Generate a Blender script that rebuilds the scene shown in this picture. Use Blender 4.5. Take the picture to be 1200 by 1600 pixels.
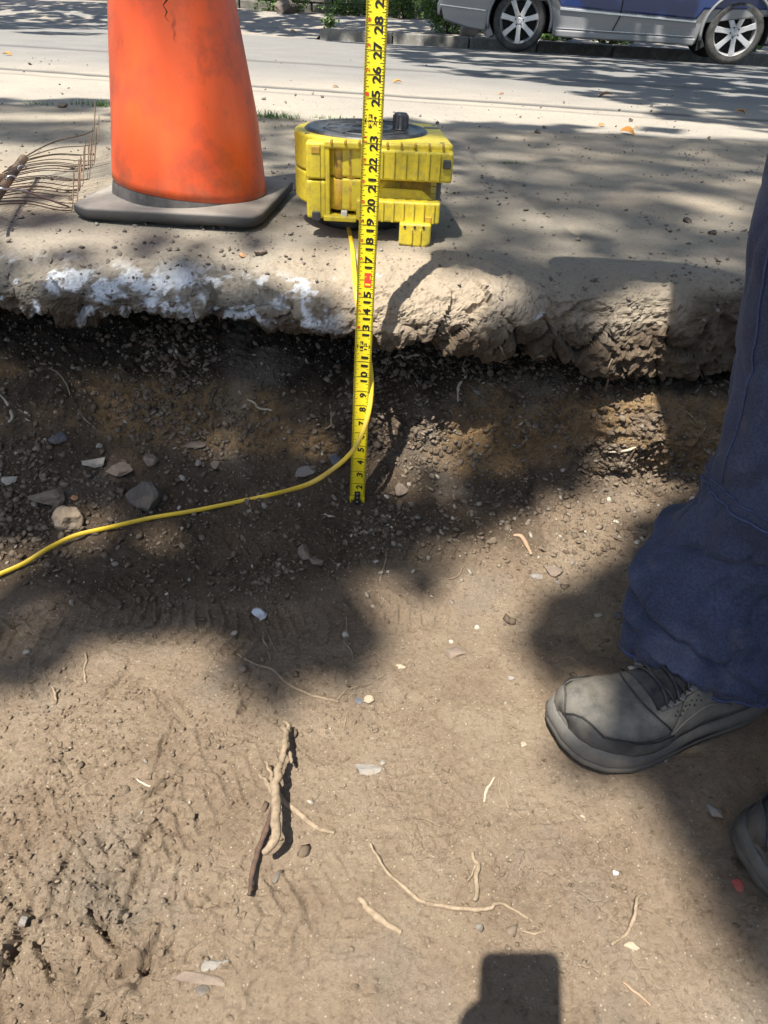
import bpy, bmesh, math, random
import numpy as np
from mathutils import Vector, Matrix, noise as mnoise
from mathutils.bvhtree import BVHTree

for o in list(bpy.data.objects):
    bpy.data.objects.remove(o)
SC = bpy.context.scene
COL = SC.collection
random.seed(7)
RNG = np.random.default_rng(7)

# ------------------------------------------------------------------ camera
F = 1110.0; TH = math.radians(36); RO = math.radians(2.9); CZ = 0.36
cam_d = bpy.data.cameras.new('camera')
cam_d.sensor_fit = 'VERTICAL'; cam_d.sensor_height = 36.0; cam_d.lens = 36.0*F/1600
cam_d.clip_start = 0.02; cam_d.clip_end = 600
cam = bpy.data.objects.new('camera', cam_d); COL.objects.link(cam)
CAM_ROT = Matrix.Rotation(math.pi/2-TH, 3, 'X') @ Matrix.Rotation(RO, 3, 'Z')
cam.matrix_world = Matrix.Translation((0, 0, CZ)) @ CAM_ROT.to_4x4()
SC.camera = cam
SC.render.resolution_x = 768; SC.render.resolution_y = 1024

# ------------------------------------------------------------------ light
SUN = Vector((0.209, 0.362, -0.909)).normalized()      # direction the light travels
elev = math.asin(-SUN.z)
w = bpy.data.worlds.new('World'); SC.world = w; w.use_nodes = True
nt = w.node_tree; nt.nodes.clear()
bg = nt.nodes.new('ShaderNodeBackground'); out = nt.nodes.new('ShaderNodeOutputWorld')
sky = nt.nodes.new('ShaderNodeTexSky'); sky.sky_type = 'NISHITA'; sky.sun_disc = False
sky.sun_elevation = elev; sky.sun_rotation = math.atan2(-SUN.x, -SUN.y)
sky.air_density = 1.0; sky.dust_density = 1.5
nt.links.new(sky.outputs[0], bg.inputs[0]); bg.inputs[1].default_value = 0.095
nt.links.new(bg.outputs[0], out.inputs[0])
sd = bpy.data.lights.new('sun', 'SUN'); sd.energy = 5.0; sd.angle = math.radians(0.53); sd.color = (1.0, 0.95, 0.86)
so = bpy.data.objects.new('sun', sd); COL.objects.link(so)
so.rotation_euler = SUN.to_track_quat('-Z', 'Y').to_euler(); so.location = (-3, -5, 12)
SC.view_settings.view_transform = 'Standard'; SC.view_settings.look = 'None'
SC.view_settings.exposure = 1.15; SC.view_settings.gamma = 1.0
SC.view_settings.use_curve_mapping = False

# ------------------------------------------------------------------ helpers
def ray(u, v):
    x = u-600; y = v-800
    x0 = x*math.cos(RO)+y*math.sin(RO); y0 = -x*math.sin(RO)+y*math.cos(RO)
    return Vector((x0, F*math.cos(TH)-y0*math.sin(TH), -(y0*math.cos(TH)+F*math.sin(TH))))/F
CAMP = Vector((0, 0, CZ))
def atz(u, v, z): r = ray(u, v); return CAMP+r*((z-CZ)/r.z)
def aty(u, v, Y): r = ray(u, v); return CAMP+r*(Y/r.y)
def atd(u, v, d): return CAMP+ray(u, v)*d
CRI = CAM_ROT.inverted()
def proj(p):
    q = CRI @ (Vector(p)-CAMP)
    if q.z > -0.02: return None
    return 600+F*q.x/-q.z, 800-F*q.y/-q.z

def tag(o, label=None, cat=None, group=None, kind=None):
    if label: o['label'] = label
    if cat: o['category'] = cat
    if group: o['group'] = group
    if kind: o['kind'] = kind
    return o
def empty(name, loc=(0, 0, 0), rz=0.0):
    o = bpy.data.objects.new(name, None); COL.objects.link(o)
    o.location = loc; o.rotation_euler = (0, 0, rz); o.empty_display_size = 0.05
    return o
def link_mesh(name, me, mat=None, parent=None, smooth=False):
    o = bpy.data.objects.new(name, me); COL.objects.link(o)
    if mat is not None and not me.materials: me.materials.append(mat)
    if smooth: me.polygons.foreach_set('use_smooth', [True]*len(me.polygons))
    if parent is not None: o.parent = parent
    return o
class MB:
    def __init__(s): s.v = []; s.f = []
    def add(s, vs, fs):
        n = len(s.v); s.v += [tuple(x) for x in vs]; s.f += [tuple(i+n for i in f) for f in fs]
    def box(s, c, d, rot=None):
        c = Vector(c); vs = []
        for i in (-1, 1):
            for j in (-1, 1):
                for k in (-1, 1):
                    p = Vector((i*d[0]/2, j*d[1]/2, k*d[2]/2))
                    if rot is not None: p = rot @ p
                    vs.append(c+p)
        s.add(vs, [(0, 1, 3, 2), (4, 6, 7, 5), (0, 4, 5, 1), (2, 3, 7, 6), (0, 2, 6, 4), (1, 5, 7, 3)])
    def tube(s, pts, rad, n=8, flat=1.0, cap=True):
        pts = [Vector(p) for p in pts]
        if not hasattr(rad, '__len__'): rad = [rad]*len(pts)
        up = None; vs = []; fs = []
        for i, p in enumerate(pts):
            t = (pts[min(i+1, len(pts)-1)]-pts[max(i-1, 0)])
            if t.length < 1e-9: t = Vector((0, 0, 1))
            t.normalize()
            if up is None:
                up = Vector((0, 0, 1)) if abs(t.z) < .9 else Vector((1, 0, 0))
            a = t.cross(up)
            if a.length < 1e-6: a = t.cross(Vector((1, 0, .1)))
            a.normalize(); b = a.cross(t).normalized(); up = b
            for k in range(n):
                ang = 2*math.pi*k/n
                vs.append(p+a*math.cos(ang)*rad[i]+b*math.sin(ang)*rad[i]*flat)
        for i in range(len(pts)-1):
            for k in range(n):
                fs.append((i*n+k, i*n+(k+1) % n, (i+1)*n+(k+1) % n, (i+1)*n+k))
        if cap:
            fs.append(tuple(range(n))[::-1]); fs.append(tuple((len(pts)-1)*n+k for k in range(n)))
        s.add(vs, fs)
    def lathe(s, prof, n=32, c=(0, 0, 0), axis='Z'):
        vs = []; fs = []
        for r, z in prof:
            for k in range(n):
                a = 2*math.pi*k/n
                if axis == 'Z': vs.append((c[0]+r*math.cos(a), c[1]+r*math.sin(a), c[2]+z))
                else: vs.append((c[0]+r*math.cos(a), c[1]+z, c[2]+r*math.sin(a)))
        m = len(prof)
        for i in range(m-1):
            for k in range(n):
                fs.append((i*n+k, i*n+(k+1) % n, (i+1)*n+(k+1) % n, (i+1)*n+k))
        s.add(vs, fs)
    def prism(s, poly, z0, z1, axis='Z'):
        n = len(poly)
        def P(x, y, h): return (x, y, h) if axis == 'Z' else (x, h, y)
        vs = [P(x, y, z0) for x, y in poly]+[P(x, y, z1) for x, y in poly]
        fs = [tuple(range(n))[::-1], tuple(range(n, 2*n))]
        fs += [(i, (i+1) % n, n+(i+1) % n, n+i) for i in range(n)]
        s.add(vs, fs)
    def build(s, name, mat=None, parent=None, smooth=False, bevel=0, seg=2, subsurf=0):
        me = bpy.data.meshes.new(name); me.from_pydata(s.v, [], s.f)
        bm = bmesh.new(); bm.from_mesh(me); bmesh.ops.recalc_face_normals(bm, faces=bm.faces); bm.to_mesh(me); bm.free()
        o = link_mesh(name, me, mat, parent, smooth)
        if bevel:
            m = o.modifiers.new('bevel', 'BEVEL'); m.width = bevel; m.segments = seg; m.limit_method = 'ANGLE'; m.angle_limit = math.radians(35)
            m.harden_normals = False
        if subsurf:
            m = o.modifiers.new('sub', 'SUBSURF'); m.levels = subsurf; m.render_levels = subsurf
        return o
def smooth_poly(pts, k=6):
    """Catmull-Rom through points"""
    pts = [Vector(p) for p in pts]; out = []
    for i in range(len(pts)-1):
        p0 = pts[max(i-1, 0)]; p1 = pts[i]; p2 = pts[i+1]; p3 = pts[min(i+2, len(pts)-1)]
        for j in range(k):
            t = j/k
            out.append(0.5*((2*p1)+(-p0+p2)*t+(2*p0-5*p1+4*p2-p3)*t*t+(-p0+3*p1-3*p2+p3)*t**3))
    out.append(pts[-1]); return out

# ---- numpy noise
def _h(ix, iy, iz, k):
    n = (ix.astype(np.int64)*73856093) ^ (iy.astype(np.int64)*19349663) ^ (iz.astype(np.int64)*83492791) ^ (k*2654435761)
    n = (n ^ (n >> 13))*1274126177 & 0xffffffff
    n = (n ^ (n >> 16))*2246822519 & 0xffffffff
    return ((n ^ (n >> 15)) & 0xffffff)/float(0xffffff)
def vnoise(P, seed=0):
    I = np.floor(P); Fr = P-I; I = I.astype(np.int64); Fr = Fr*Fr*(3-2*Fr); r = 0
    for dx in (0, 1):
        for dy in (0, 1):
            for dz in (0, 1):
                wt = (Fr[:, 0] if dx else 1-Fr[:, 0])*(Fr[:, 1] if dy else 1-Fr[:, 1])*(Fr[:, 2] if dz else 1-Fr[:, 2])
                r = r+wt*_h(I[:, 0]+dx, I[:, 1]+dy, I[:, 2]+dz, seed)
    return r*2-1
def fbm(P, f, octv=4, seed=0, gain=.5):
    a = 1; s = 0; t = 0
    for i in range(octv):
        s = s+a*vnoise(P*f+17.3*i, seed+i); t += a; a *= gain; f *= 2.03
    return s/t
def worley(P, f, seed=0):
    Q = P*f; I = np.floor(Q).astype(np.int64); f1 = np.full(len(P), 9.); f2 = np.full(len(P), 9.); cid = np.zeros(len(P))
    for dx in (-1, 0, 1):
        for dy in (-1, 0, 1):
            for dz in (-1, 0, 1):
                a = I[:, 0]+dx; b = I[:, 1]+dy; c = I[:, 2]+dz
                px = a+_h(a, b, c, seed+1); py = b+_h(a, b, c, seed+2); pz = c+_h(a, b, c, seed+3)
                d = np.sqrt((Q[:, 0]-px)**2+(Q[:, 1]-py)**2+(Q[:, 2]-pz)**2)
                nearer = d < f1
                f2 = np.where(nearer, f1, np.minimum(f2, d)); cid = np.where(nearer, _h(a, b, c, seed+4), cid); f1 = np.where(nearer, d, f1)
    return f1, f2, cid
def sstep(a, b, x):
    t = np.clip((x-a)/(b-a), 0, 1); return t*t*(3-2*t)

# ------------------------------------------------------------------ materials
def new_mat(name):
    m = bpy.data.materials.new(name); m.use_nodes = True
    return m, m.node_tree, m.node_tree.nodes['Principled BSDF']
def nd(nt, t, **kw):
    n = nt.nodes.new(t)
    for k, v in kw.items():
        if k in n.inputs: n.inputs[k].default_value = v
        else: setattr(n, k, v)
    return n
def coords(nt):
    return nd(nt, 'ShaderNodeNewGeometry').outputs['Position']
def objcoords(nt):
    return nd(nt, 'ShaderNodeTexCoord').outputs['Object']
def noise_node(nt, vec, scale, detail=5, rough=.6):
    n = nd(nt, 'ShaderNodeTexNoise'); n.inputs['Scale'].default_value = scale; n.inputs['Detail'].default_value = detail
    n.inputs['Roughness'].default_value = rough; nt.links.new(vec, n.inputs['Vector']); return n.outputs['Fac']
def ramp(nt, fac, stops):
    r = nd(nt, 'ShaderNodeValToRGB'); cr = r.color_ramp
    while len(cr.elements) < len(stops): cr.elements.new(.5)
    for e, (p, c) in zip(cr.elements, stops):
        e.position = p; e.color = (*c, 1) if len(c) == 3 else c
    nt.links.new(fac, r.inputs[0]); return r.outputs['Color']
def mixc(nt, fac, a, b, mode='MIX'):
    m = nd(nt, 'ShaderNodeMix'); m.data_type = 'RGBA'; m.blend_type = mode
    for sock, v in ((m.inputs['Factor'], fac), (m.inputs[6], a), (m.inputs[7], b)):
        if hasattr(v, 'links'): nt.links.new(v, sock)
        elif isinstance(v, (int, float)): sock.default_value = v
        else: sock.default_value = (*v, 1)
    return m.outputs[2]
def bumpn(nt, h, strength, dist, normal=None):
    b = nd(nt, 'ShaderNodeBump'); b.inputs['Strength'].default_value = strength; b.inputs['Distance'].default_value = dist
    nt.links.new(h, b.inputs['Height'])
    if normal is not None: nt.links.new(normal, b.inputs['Normal'])
    return b.outputs[0]
def mat_plain(name, col, rough=.6, metal=0, var=.15, scale=30, dirt=None, dirtamt=.5, bump=.1, bdist=.001, coat=0, dscale=8):
    m, nt, p = new_mat(name); v = objcoords(nt)
    f = noise_node(nt, v, scale, 6)
    c = ramp(nt, f, [(.3, tuple(x*(1-var) for x in col)), (.7, tuple(min(1, x*(1+var)) for x in col))])
    if dirt is not None:
        d = noise_node(nt, v, dscale, 8, .7)
        df = ramp(nt, d, [(.5-.25*dirtamt, (0, 0, 0)), (.78-.2*dirtamt, (1, 1, 1))])
        c = mixc(nt, df, c, dirt)
    nt.links.new(c, p.inputs['Base Color']); p.inputs['Roughness'].default_value = rough; p.inputs['Metallic'].default_value = metal
    if coat: p.inputs['Coat Weight'].default_value = coat
    if bump:
        nt.links.new(bumpn(nt, noise_node(nt, v, scale*6, 4), bump, bdist), p.inputs['Normal'])
    return m

def attr(nt, name):
    a = nd(nt, 'ShaderNodeAttribute'); a.attribute_name = name; return a
def mat_soil():
    m, nt, p = new_mat('soil'); v = coords(nt)
    wet = attr(nt, 'moist').outputs['Fac']; och = attr(nt, 'ochre').outputs['Fac']
    f1 = noise_node(nt, v, 9, 8, .65); f2 = noise_node(nt, v, 160, 6, .7)
    dry = ramp(nt, f1, [(.28, (.27, .198, .135)), (.5, (.345, .262, .183)), (.72, (.41, .325, .235))])
    damp = ramp(nt, f1, [(.3, (.095, .068, .047)), (.55, (.135, .098, .066)), (.75, (.185, .135, .092))])
    c = mixc(nt, wet, dry, damp)
    c = mixc(nt, och, c, (.36, .235, .115))
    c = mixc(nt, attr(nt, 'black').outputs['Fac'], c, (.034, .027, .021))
    g = ramp(nt, f2, [(.3, (.55, .53, .51)), (.5, (1, 1, 1)), (.72, (1.0, 1.0, 1.0))])
    c = mixc(nt, .8, c, g, 'MULTIPLY')
    # grey clayey smears
    sm = ramp(nt, noise_node(nt, v, 5.5, 3, .5), [(.58, (0, 0, 0)), (.68, (.45, .45, .45))])
    c = mixc(nt, sm, c, (.27, .235, .19))
    # sand grains
    vo = nd(nt, 'ShaderNodeTexVoronoi'); vo.inputs['Scale'].default_value = 330; nt.links.new(v, vo.inputs['Vector'])
    cell = nd(nt, 'ShaderNodeSeparateColor'); nt.links.new(vo.outputs['Color'], cell.inputs[0])
    gr = ramp(nt, cell.outputs[0], [(.93, (0, 0, 0)), (.96, (1, 1, 1))])
    inn = ramp(nt, vo.outputs['Distance'], [(.25, (1, 1, 1)), (.4, (0, 0, 0))])
    gm = mixc(nt, 1.0, gr, inn, 'MULTIPLY')
    c = mixc(nt, gm, c, (.55, .47, .36))
    nt.links.new(c, p.inputs['Base Color']); p.inputs['Roughness'].default_value = .95
    p.inputs['Specular IOR Level'].default_value = .12
    n1 = bumpn(nt, noise_node(nt, v, 70, 9, .8), 1.0, .010)
    n2 = bumpn(nt, noise_node(nt, v, 260, 6, .8), 1.0, .004, n1)
    vb = nd(nt, 'ShaderNodeTexVoronoi'); vb.inputs['Scale'].default_value = 210; nt.links.new(v, vb.inputs['Vector'])
    n3 = bumpn(nt, vb.outputs['Distance'], -.55, .004, n2)
    vc = nd(nt, 'ShaderNodeTexVoronoi'); vc.feature = 'DISTANCE_TO_EDGE'; vc.inputs['Scale'].default_value = 26
    wv = nd(nt, 'ShaderNodeVectorMath'); wv.operation = 'MULTIPLY_ADD'; nzn = nd(nt, 'ShaderNodeTexNoise'); nzn.inputs['Scale'].default_value = 30; nzn.inputs['Detail'].default_value = 5
    nt.links.new(v, nzn.inputs['Vector']); nt.links.new(nzn.outputs['Color'], wv.inputs[0]); wv.inputs[1].default_value = (.035, .035, .035); nt.links.new(v, wv.inputs[2]); nt.links.new(wv.outputs[0], vc.inputs['Vector'])
    cr_ = ramp(nt, vc.outputs['Distance'], [(.0, (0, 0, 0)), (.035, (1, 1, 1))]); msk = ramp(nt, noise_node(nt, v, 7, 4), [(.48, (1, 1, 1)), (.60, (0, 0, 0))]); cr2 = mixc(nt, msk, cr_, (1, 1, 1))
    n4 = bumpn(nt, cr2, .4, .003, n3)
    nt.links.new(n4, p.inputs['Normal']); return m
def mat_slab():
    m, nt, p = new_mat('pavement_concrete'); v = coords(nt)
    soil = attr(nt, 'soil_shade').outputs['Fac']; white = attr(nt, 'white').outputs['Fac']; tan = attr(nt, 'tan').outputs['Fac']
    f1 = noise_node(nt, v, 5, 8, .6); f2 = noise_node(nt, v, 120, 6, .7)
    c = ramp(nt, f1, [(.3, (.21, .185, .15)), (.5, (.25, .22, .175)), (.7, (.30, .262, .21))])
    c = mixc(nt, tan, c, (.34, .275, .20))
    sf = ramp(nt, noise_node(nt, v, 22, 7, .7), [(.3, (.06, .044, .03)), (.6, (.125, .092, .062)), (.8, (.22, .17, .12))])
    c = mixc(nt, soil, c, sf)  # soil on the lip, plus shade painted at its right end
    c = mixc(nt, white, c, (.62, .64, .66))
    g = ramp(nt, f2, [(.3, (.66, .65, .63)), (.5, (1, 1, 1)), (.7, (1, 1, 1))])
    c = mixc(nt, .7, c, g, 'MULTIPLY')
    vo = nd(nt, 'ShaderNodeTexVoronoi'); vo.inputs['Scale'].default_value = 140; nt.links.new(v, vo.inputs['Vector'])
    cell = nd(nt, 'ShaderNodeSeparateColor'); nt.links.new(vo.outputs['Color'], cell.inputs[0])
    gr = ramp(nt, cell.outputs[0], [(.92, (0, 0, 0)), (.96, (1, 1, 1))]); inn = ramp(nt, vo.outputs['Distance'], [(.2, (1, 1, 1)), (.4, (0, 0, 0))])
    c = mixc(nt, mixc(nt, 1.0, gr, inn, 'MULTIPLY'), c, (.13, .105, .08))
    nt.links.new(c, p.inputs['Base Color']); p.inputs['Roughness'].default_value = .92; p.inputs['Specular IOR Level'].default_value = .25
    n1 = bumpn(nt, noise_node(nt, v, 60, 9, .78), .8, .006); n2 = bumpn(nt, noise_node(nt, v, 260, 5, .7), .8, .0015, n1)
    nt.links.new(n2, p.inputs['Normal']); return m
def mat_road():
    m, nt, p = new_mat('asphalt_road'); v = coords(nt)
    dust = attr(nt, 'dust').outputs['Fac']; seam = attr(nt, 'seam').outputs['Fac']
    f2 = noise_node(nt, v, 90, 6, .7)
    c = ramp(nt, noise_node(nt, v, 2.5, 6, .6), [(.3, (.12, .12, .122)), (.7, (.17, .17, .168))])
    mm = noise_node(nt, v, 1.6, 6, .65)
    du = mixc(nt, 1.0, dust, ramp(nt, mm, [(.25, (.55, .55, .55)), (.65, (1, 1, 1))]), 'MULTIPLY')
    c = mixc(nt, du, c, (.33, .29, .235))
    g = ramp(nt, f2, [(.3, (.6, .6, .6)), (.52, (1, 1, 1)), (.75, (1, 1, 1))])
    c = mixc(nt, .8, c, g, 'MULTIPLY'); c = mixc(nt, seam, c, (.075, .07, .065))
    nt.links.new(c, p.inputs['Base Color']); p.inputs['Roughness'].default_value = .9
    n1 = bumpn(nt, noise_node(nt, v, 110, 5, .7), .6, .004); nt.links.new(n1, p.inputs['Normal']); return m

SOIL = mat_soil(); SLABM = mat_slab(); ROAD = mat_road()
def mat_crumb(name, a, b, c3):
    m, nt, p = new_mat(name); v = coords(nt)
    oi = noise_node(nt, v, 45, 2); c = ramp(nt, oi, [(.35, a), (.5, b), (.68, c3)])
    g = ramp(nt, noise_node(nt, v, 400, 4, .7), [(.3, (.7, .7, .7)), (.6, (1, 1, 1))]); c = mixc(nt, .7, c, g, 'MULTIPLY')
    nt.links.new(c, p.inputs['Base Color']); p.inputs['Roughness'].default_value = .95; p.inputs['Specular IOR Level'].default_value = .2
    nt.links.new(bumpn(nt, noise_node(nt, v, 350, 4), .7, .001), p.inputs['Normal']); return m
CR_DRY = mat_crumb('crumb_dry', (.24, .17, .105), (.31, .225, .145), (.37, .28, .185))
CR_DAMP = mat_crumb('crumb_damp', (.10, .073, .05), (.14, .105, .075), (.22, .175, .13))
CR_GREY = mat_crumb('crumb_grey', (.11, .095, .08), (.18, .155, .13), (.3, .27, .23))
def mat_stone(name, col, var=.25, bump=.8):
    m, nt, p = new_mat(name); v = objcoords(nt)
    c = ramp(nt, noise_node(nt, v, 60, 6, .7), [(.3, tuple(x*(1-var) for x in col)), (.7, tuple(min(1, x*(1+var)) for x in col))])
    d = ramp(nt, noise_node(nt, v, 25, 6, .7), [(.5, (0, 0, 0)), (.62, (.6, .6, .6))]); c = mixc(nt, d, c, (.2, .145, .1))
    nt.links.new(c, p.inputs['Base Color']); p.inputs['Roughness'].default_value = .9
    nt.links.new(bumpn(nt, noise_node(nt, v, 220, 6, .7), bump, .0015), p.inputs['Normal']); return m
ST = {'tan': mat_stone('stone_tan', (.33, .255, .175)), 'brown': mat_stone('stone_brown', (.17, .13, .1)), 'dark': mat_stone('stone_dark', (.1, .085, .07)),
      'white': mat_stone('stone_white', (.36, .33, .27), .25), 'grey': mat_stone('stone_grey', (.22, .20, .175)), 'cream': mat_stone('stone_cream', (.37, .30, .21), .25),
      'orange': mat_stone('stone_brick', (.45, .22, .11)), 'blue': mat_stone('stone_chalk', (.48, .51, .55), .1), 'slate': mat_stone('stone_slate', (.1, .11, .13)),
      'red': mat_stone('stone_red', (.42, .09, .07)), 'black': mat_stone('stone_black', (.04, .036, .032))}
def mat_wood(name, a, b):
    m, nt, p = new_mat(name); v = objcoords(nt)
    c = ramp(nt, noise_node(nt, v, 120, 6, .7), [(.3, a), (.65, b)]); nt.links.new(c, p.inputs['Base Color']); p.inputs['Roughness'].default_value = .85
    nt.links.new(bumpn(nt, noise_node(nt, v, 300, 5, .7), .6, .001), p.inputs['Normal']); return m
ROOTM = mat_wood('root_pale', (.13, .095, .06), (.29, .22, .145)); ROOTW = mat_wood('root_white', (.28, .235, .165), (.43, .37, .28))
ROOTD = mat_wood('root_bark', (.03, .022, .017), (.11, .062, .04)); ROOTB = mat_wood('root_brown', (.2, .13, .08), (.33, .22, .14))

# ------------------------------------------------------------------ the trench and the broken pavement edge
def axis_coords(lo, hi, step, far, grow=1.25):
    c = list(np.arange(lo, hi+1e-6, step)); a = []; s = step; x = c[0]
    while x > -far: s *= grow; x -= s; a.append(x)
    b = []; s = step; x = c[-1]
    while x < far: s *= grow; x += s; b.append(x)
    return np.array(a[::-1]+c+b)
def prof_surface(keys, xs, nper, warp=0.0, seed=3):
    """keys: {x: [(Y,z)...]}; nper: samples per segment -> P (nv, nx, 3)"""
    kx = sorted(keys); A = np.array([keys[k] for k in kx], float)          # (K, m, 2)
    m = A.shape[1]; K = np.zeros((len(xs), m, 2))
    for j in range(m):
        for c in range(2):
            K[:, j, c] = np.interp(xs, kx, A[:, j, c])
    rows = []
    for j in range(m-1):
        p0 = K[:, max(j-1, 0)]; p1 = K[:, j]; p2 = K[:, j+1]; p3 = K[:, min(j+2, m-1)]
        for q in range(nper[j]):
            t = q/nper[j]
            cr = 0.5*((2*p1)+(-p0+p2)*t+(2*p0-5*p1+4*p2-p3)*t*t+(-p0+3*p1-3*p2+p3)*t**3)
            if j in LINSEG: cr = p1+(p2-p1)*t
            rows.append(cr)
    rows.append(K[:, -1]); R = np.array(rows)                             # (nv, nx, 2)
    X = np.broadcast_to(xs, R.shape[:2]); return np.dstack([X, R[:, :, 0], R[:, :, 1]])
def normals(P):
    du = np.gradient(P, axis=1); dv = np.gradient(P, axis=0); n = np.cross(du, dv); n /= np.linalg.norm(n, axis=2, keepdims=True)+1e-12
    return n
def grid_mesh(name, P, mat, attrs=None):
    nv, nx = P.shape[:2]; me = bpy.data.meshes.new(name); idx = np.arange(nv*nx).reshape(nv, nx)
    q = np.stack([idx[:-1, :-1], idx[:-1, 1:], idx[1:, 1:], idx[1:, :-1]], -1).reshape(-1, 4)
    me.vertices.add(nv*nx); me.vertices.foreach_set('co', P.reshape(-1).astype(np.float32))
    me.loops.add(q.size); me.loops.foreach_set('vertex_index', q.reshape(-1).astype(np.int32))
    me.polygons.add(len(q)); me.polygons.foreach_set('loop_start', np.arange(0, q.size, 4, dtype=np.int32))
    me.polygons.foreach_set('use_smooth', np.ones(len(q), bool)); me.update(calc_edges=True)
    for k, a in (attrs or {}).items():
        at = me.attributes.new(k, 'FLOAT', 'POINT'); at.data.foreach_set('value', a.reshape(-1).astype(np.float32))
    o = link_mesh(name, me, mat); return o
def flat_faces(o, test):
    me = o.data; n = len(me.polygons); v = np.empty(len(me.vertices)*3, np.float32); me.vertices.foreach_get('co', v); v = v.reshape(-1, 3)
    ix = np.empty(n*4, np.int32); me.loops.foreach_get('vertex_index', ix); c = v[ix.reshape(-1, 4)[:, 0]]
    me.polygons.foreach_set('use_smooth', ~test(c)); me.update()
def bvh_of(P, s=3):
    ii = sorted(set(list(range(0, P.shape[0], s))+[P.shape[0]-1])); jj = sorted(set(list(range(0, P.shape[1], s))+[P.shape[1]-1]))
    Q = P[np.ix_(ii, jj)]; nv, nx = Q.shape[:2]; idx = np.arange(nv*nx).reshape(nv, nx)
    q = np.stack([idx[:-1, :-1], idx[:-1, 1:], idx[1:, 1:], idx[1:, :-1]], -1).reshape(-1, 4)
    return Q.reshape(-1, 3), q

back = [(-9, 0.0), (-1.45, 0.0), (-1.36, -.03), (-1.25, -.39), (-.6, -.40)]
TK = {
 -.60: back+[(.18, -.398), (.72, -.393), (.86, -.378), (1.0, -.345), (1.09, -.31), (1.155, -.27), (1.21, -.205), (1.29, -.155), (1.40, -.11), (1.7, -.11)],
 -.15: back+[(.18, -.398), (.74, -.393), (.90, -.388), (1.02, -.372), (1.10, -.335), (1.15, -.29), (1.20, -.215), (1.28, -.165), (1.40, -.12), (1.7, -.115)],
 .12: back+[(.18, -.398), (.78, -.394), (.97, -.390), (1.07, -.378), (1.14, -.335), (1.175, -.285), (1.205, -.23), (1.28, -.18), (1.40, -.13), (1.7, -.12)],
 .34: back+[(.18, -.398), (.80, -.394), (.98, -.391), (1.11, -.386), (1.16, -.35), (1.185, -.29), (1.205, -.23), (1.25, -.185), (1.34, -.17), (1.7, -.165)],
 .42: back+[(.18, -.398), (.80, -.394), (.99, -.391), (1.13, -.388), (1.172, -.375), (1.172, -.30), (1.180, -.225), (1.27, -.205), (1.40, -.185), (1.7, -.18)],
 .56: back+[(.18, -.398), (.80, -.394), (.99, -.391), (1.13, -.388), (1.172, -.375), (1.172, -.30), (1.185, -.225), (1.27, -.205), (1.40, -.185), (1.7, -.18)],
}
LINSEG = {0, 1, 3, 4}
xs = axis_coords(-.94, .94, .0029, 14, 1.3)
nper = [3, 3, 8, 6, 12, 186, 50, 50, 40, 32, 34, 30, 26, 12]
P = prof_surface(TK, xs, nper)
N = normals(P); Pf = P.reshape(-1, 3); Nf = N.reshape(-1, 3)
X, Y, Z = Pf[:, 0], Pf[:, 1], Pf[:, 2]
Wp = Pf+0.02*np.stack([fbm(Pf, 6, 2, 50), fbm(Pf, 6, 2, 60), fbm(Pf, 6, 2, 70)], 1)
debris = sstep(.84, .98, Y+.10*fbm(Pf, 3, 3, 90)+.12*sstep(.1, -.25, X))*(1-.55*sstep(.25, .4, X)*(1-sstep(1.12, 1.16, Y)))
wallf = sstep(1.08, 1.16, Y)
corner = sstep(.62, .40, Y)*sstep(-.02, -.25, X)
farfade = 1-sstep(2.5, 5, np.abs(X))
rough = .45+1.0*debris+.9*wallf+.38*corner
d = .012*fbm(Wp, 3.2, 3, 1)*(.6+.5*wallf)
d += .0048*fbm(Wp, 14, 3, 5)*rough
f1, f2, cid = worley(Wp, 48, 11)
d += (.0050*(.45-f1)*(cid > .45))*np.clip(rough-.35, 0, 2)
f1, f2, cid2 = worley(Wp, 24, 21)
d += .010*np.clip(.5-f1, 0, 1)*(cid2 > .6)*np.clip(rough-.6, 0, 2)
d += .0032*fbm(Wp, 80, 3, 9, .7)*(.5+rough*.6)
f1, f2, cidq = worley(Wp, 105, 13)
d += .0042*(.5-f1)*(cidq > .35)*np.clip(rough-.15, .15, 1.4)
# shallow shards and drying cracks on the trodden floor
f1, f2, cid3 = worley(Pf*np.array([1, 1, .2])+.03*np.stack([fbm(Pf, 9, 3, 31), fbm(Pf, 9, 3, 41), 0*X], 1), 17, 31)
edge = 1-sstep(.0, .05, f2-f1)
flo = (1-wallf)*(1-debris*.8)
d += flo*(.0035*(cid3-.5)*(.4+.8*corner+.6*sstep(.9, .5, Y)*sstep(.1, -.2, X))-.0022*edge*(.25+corner+.5*sstep(.0, -.3, X)))
# strata in the cut face
d += wallf*(.012*fbm(Pf*np.array([.6, 1, 3.5]), 7, 3, 71)+.011*fbm(Wp, 22, 3, 77, .6)+.005*fbm(Wp, 70, 2, 78))
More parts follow.
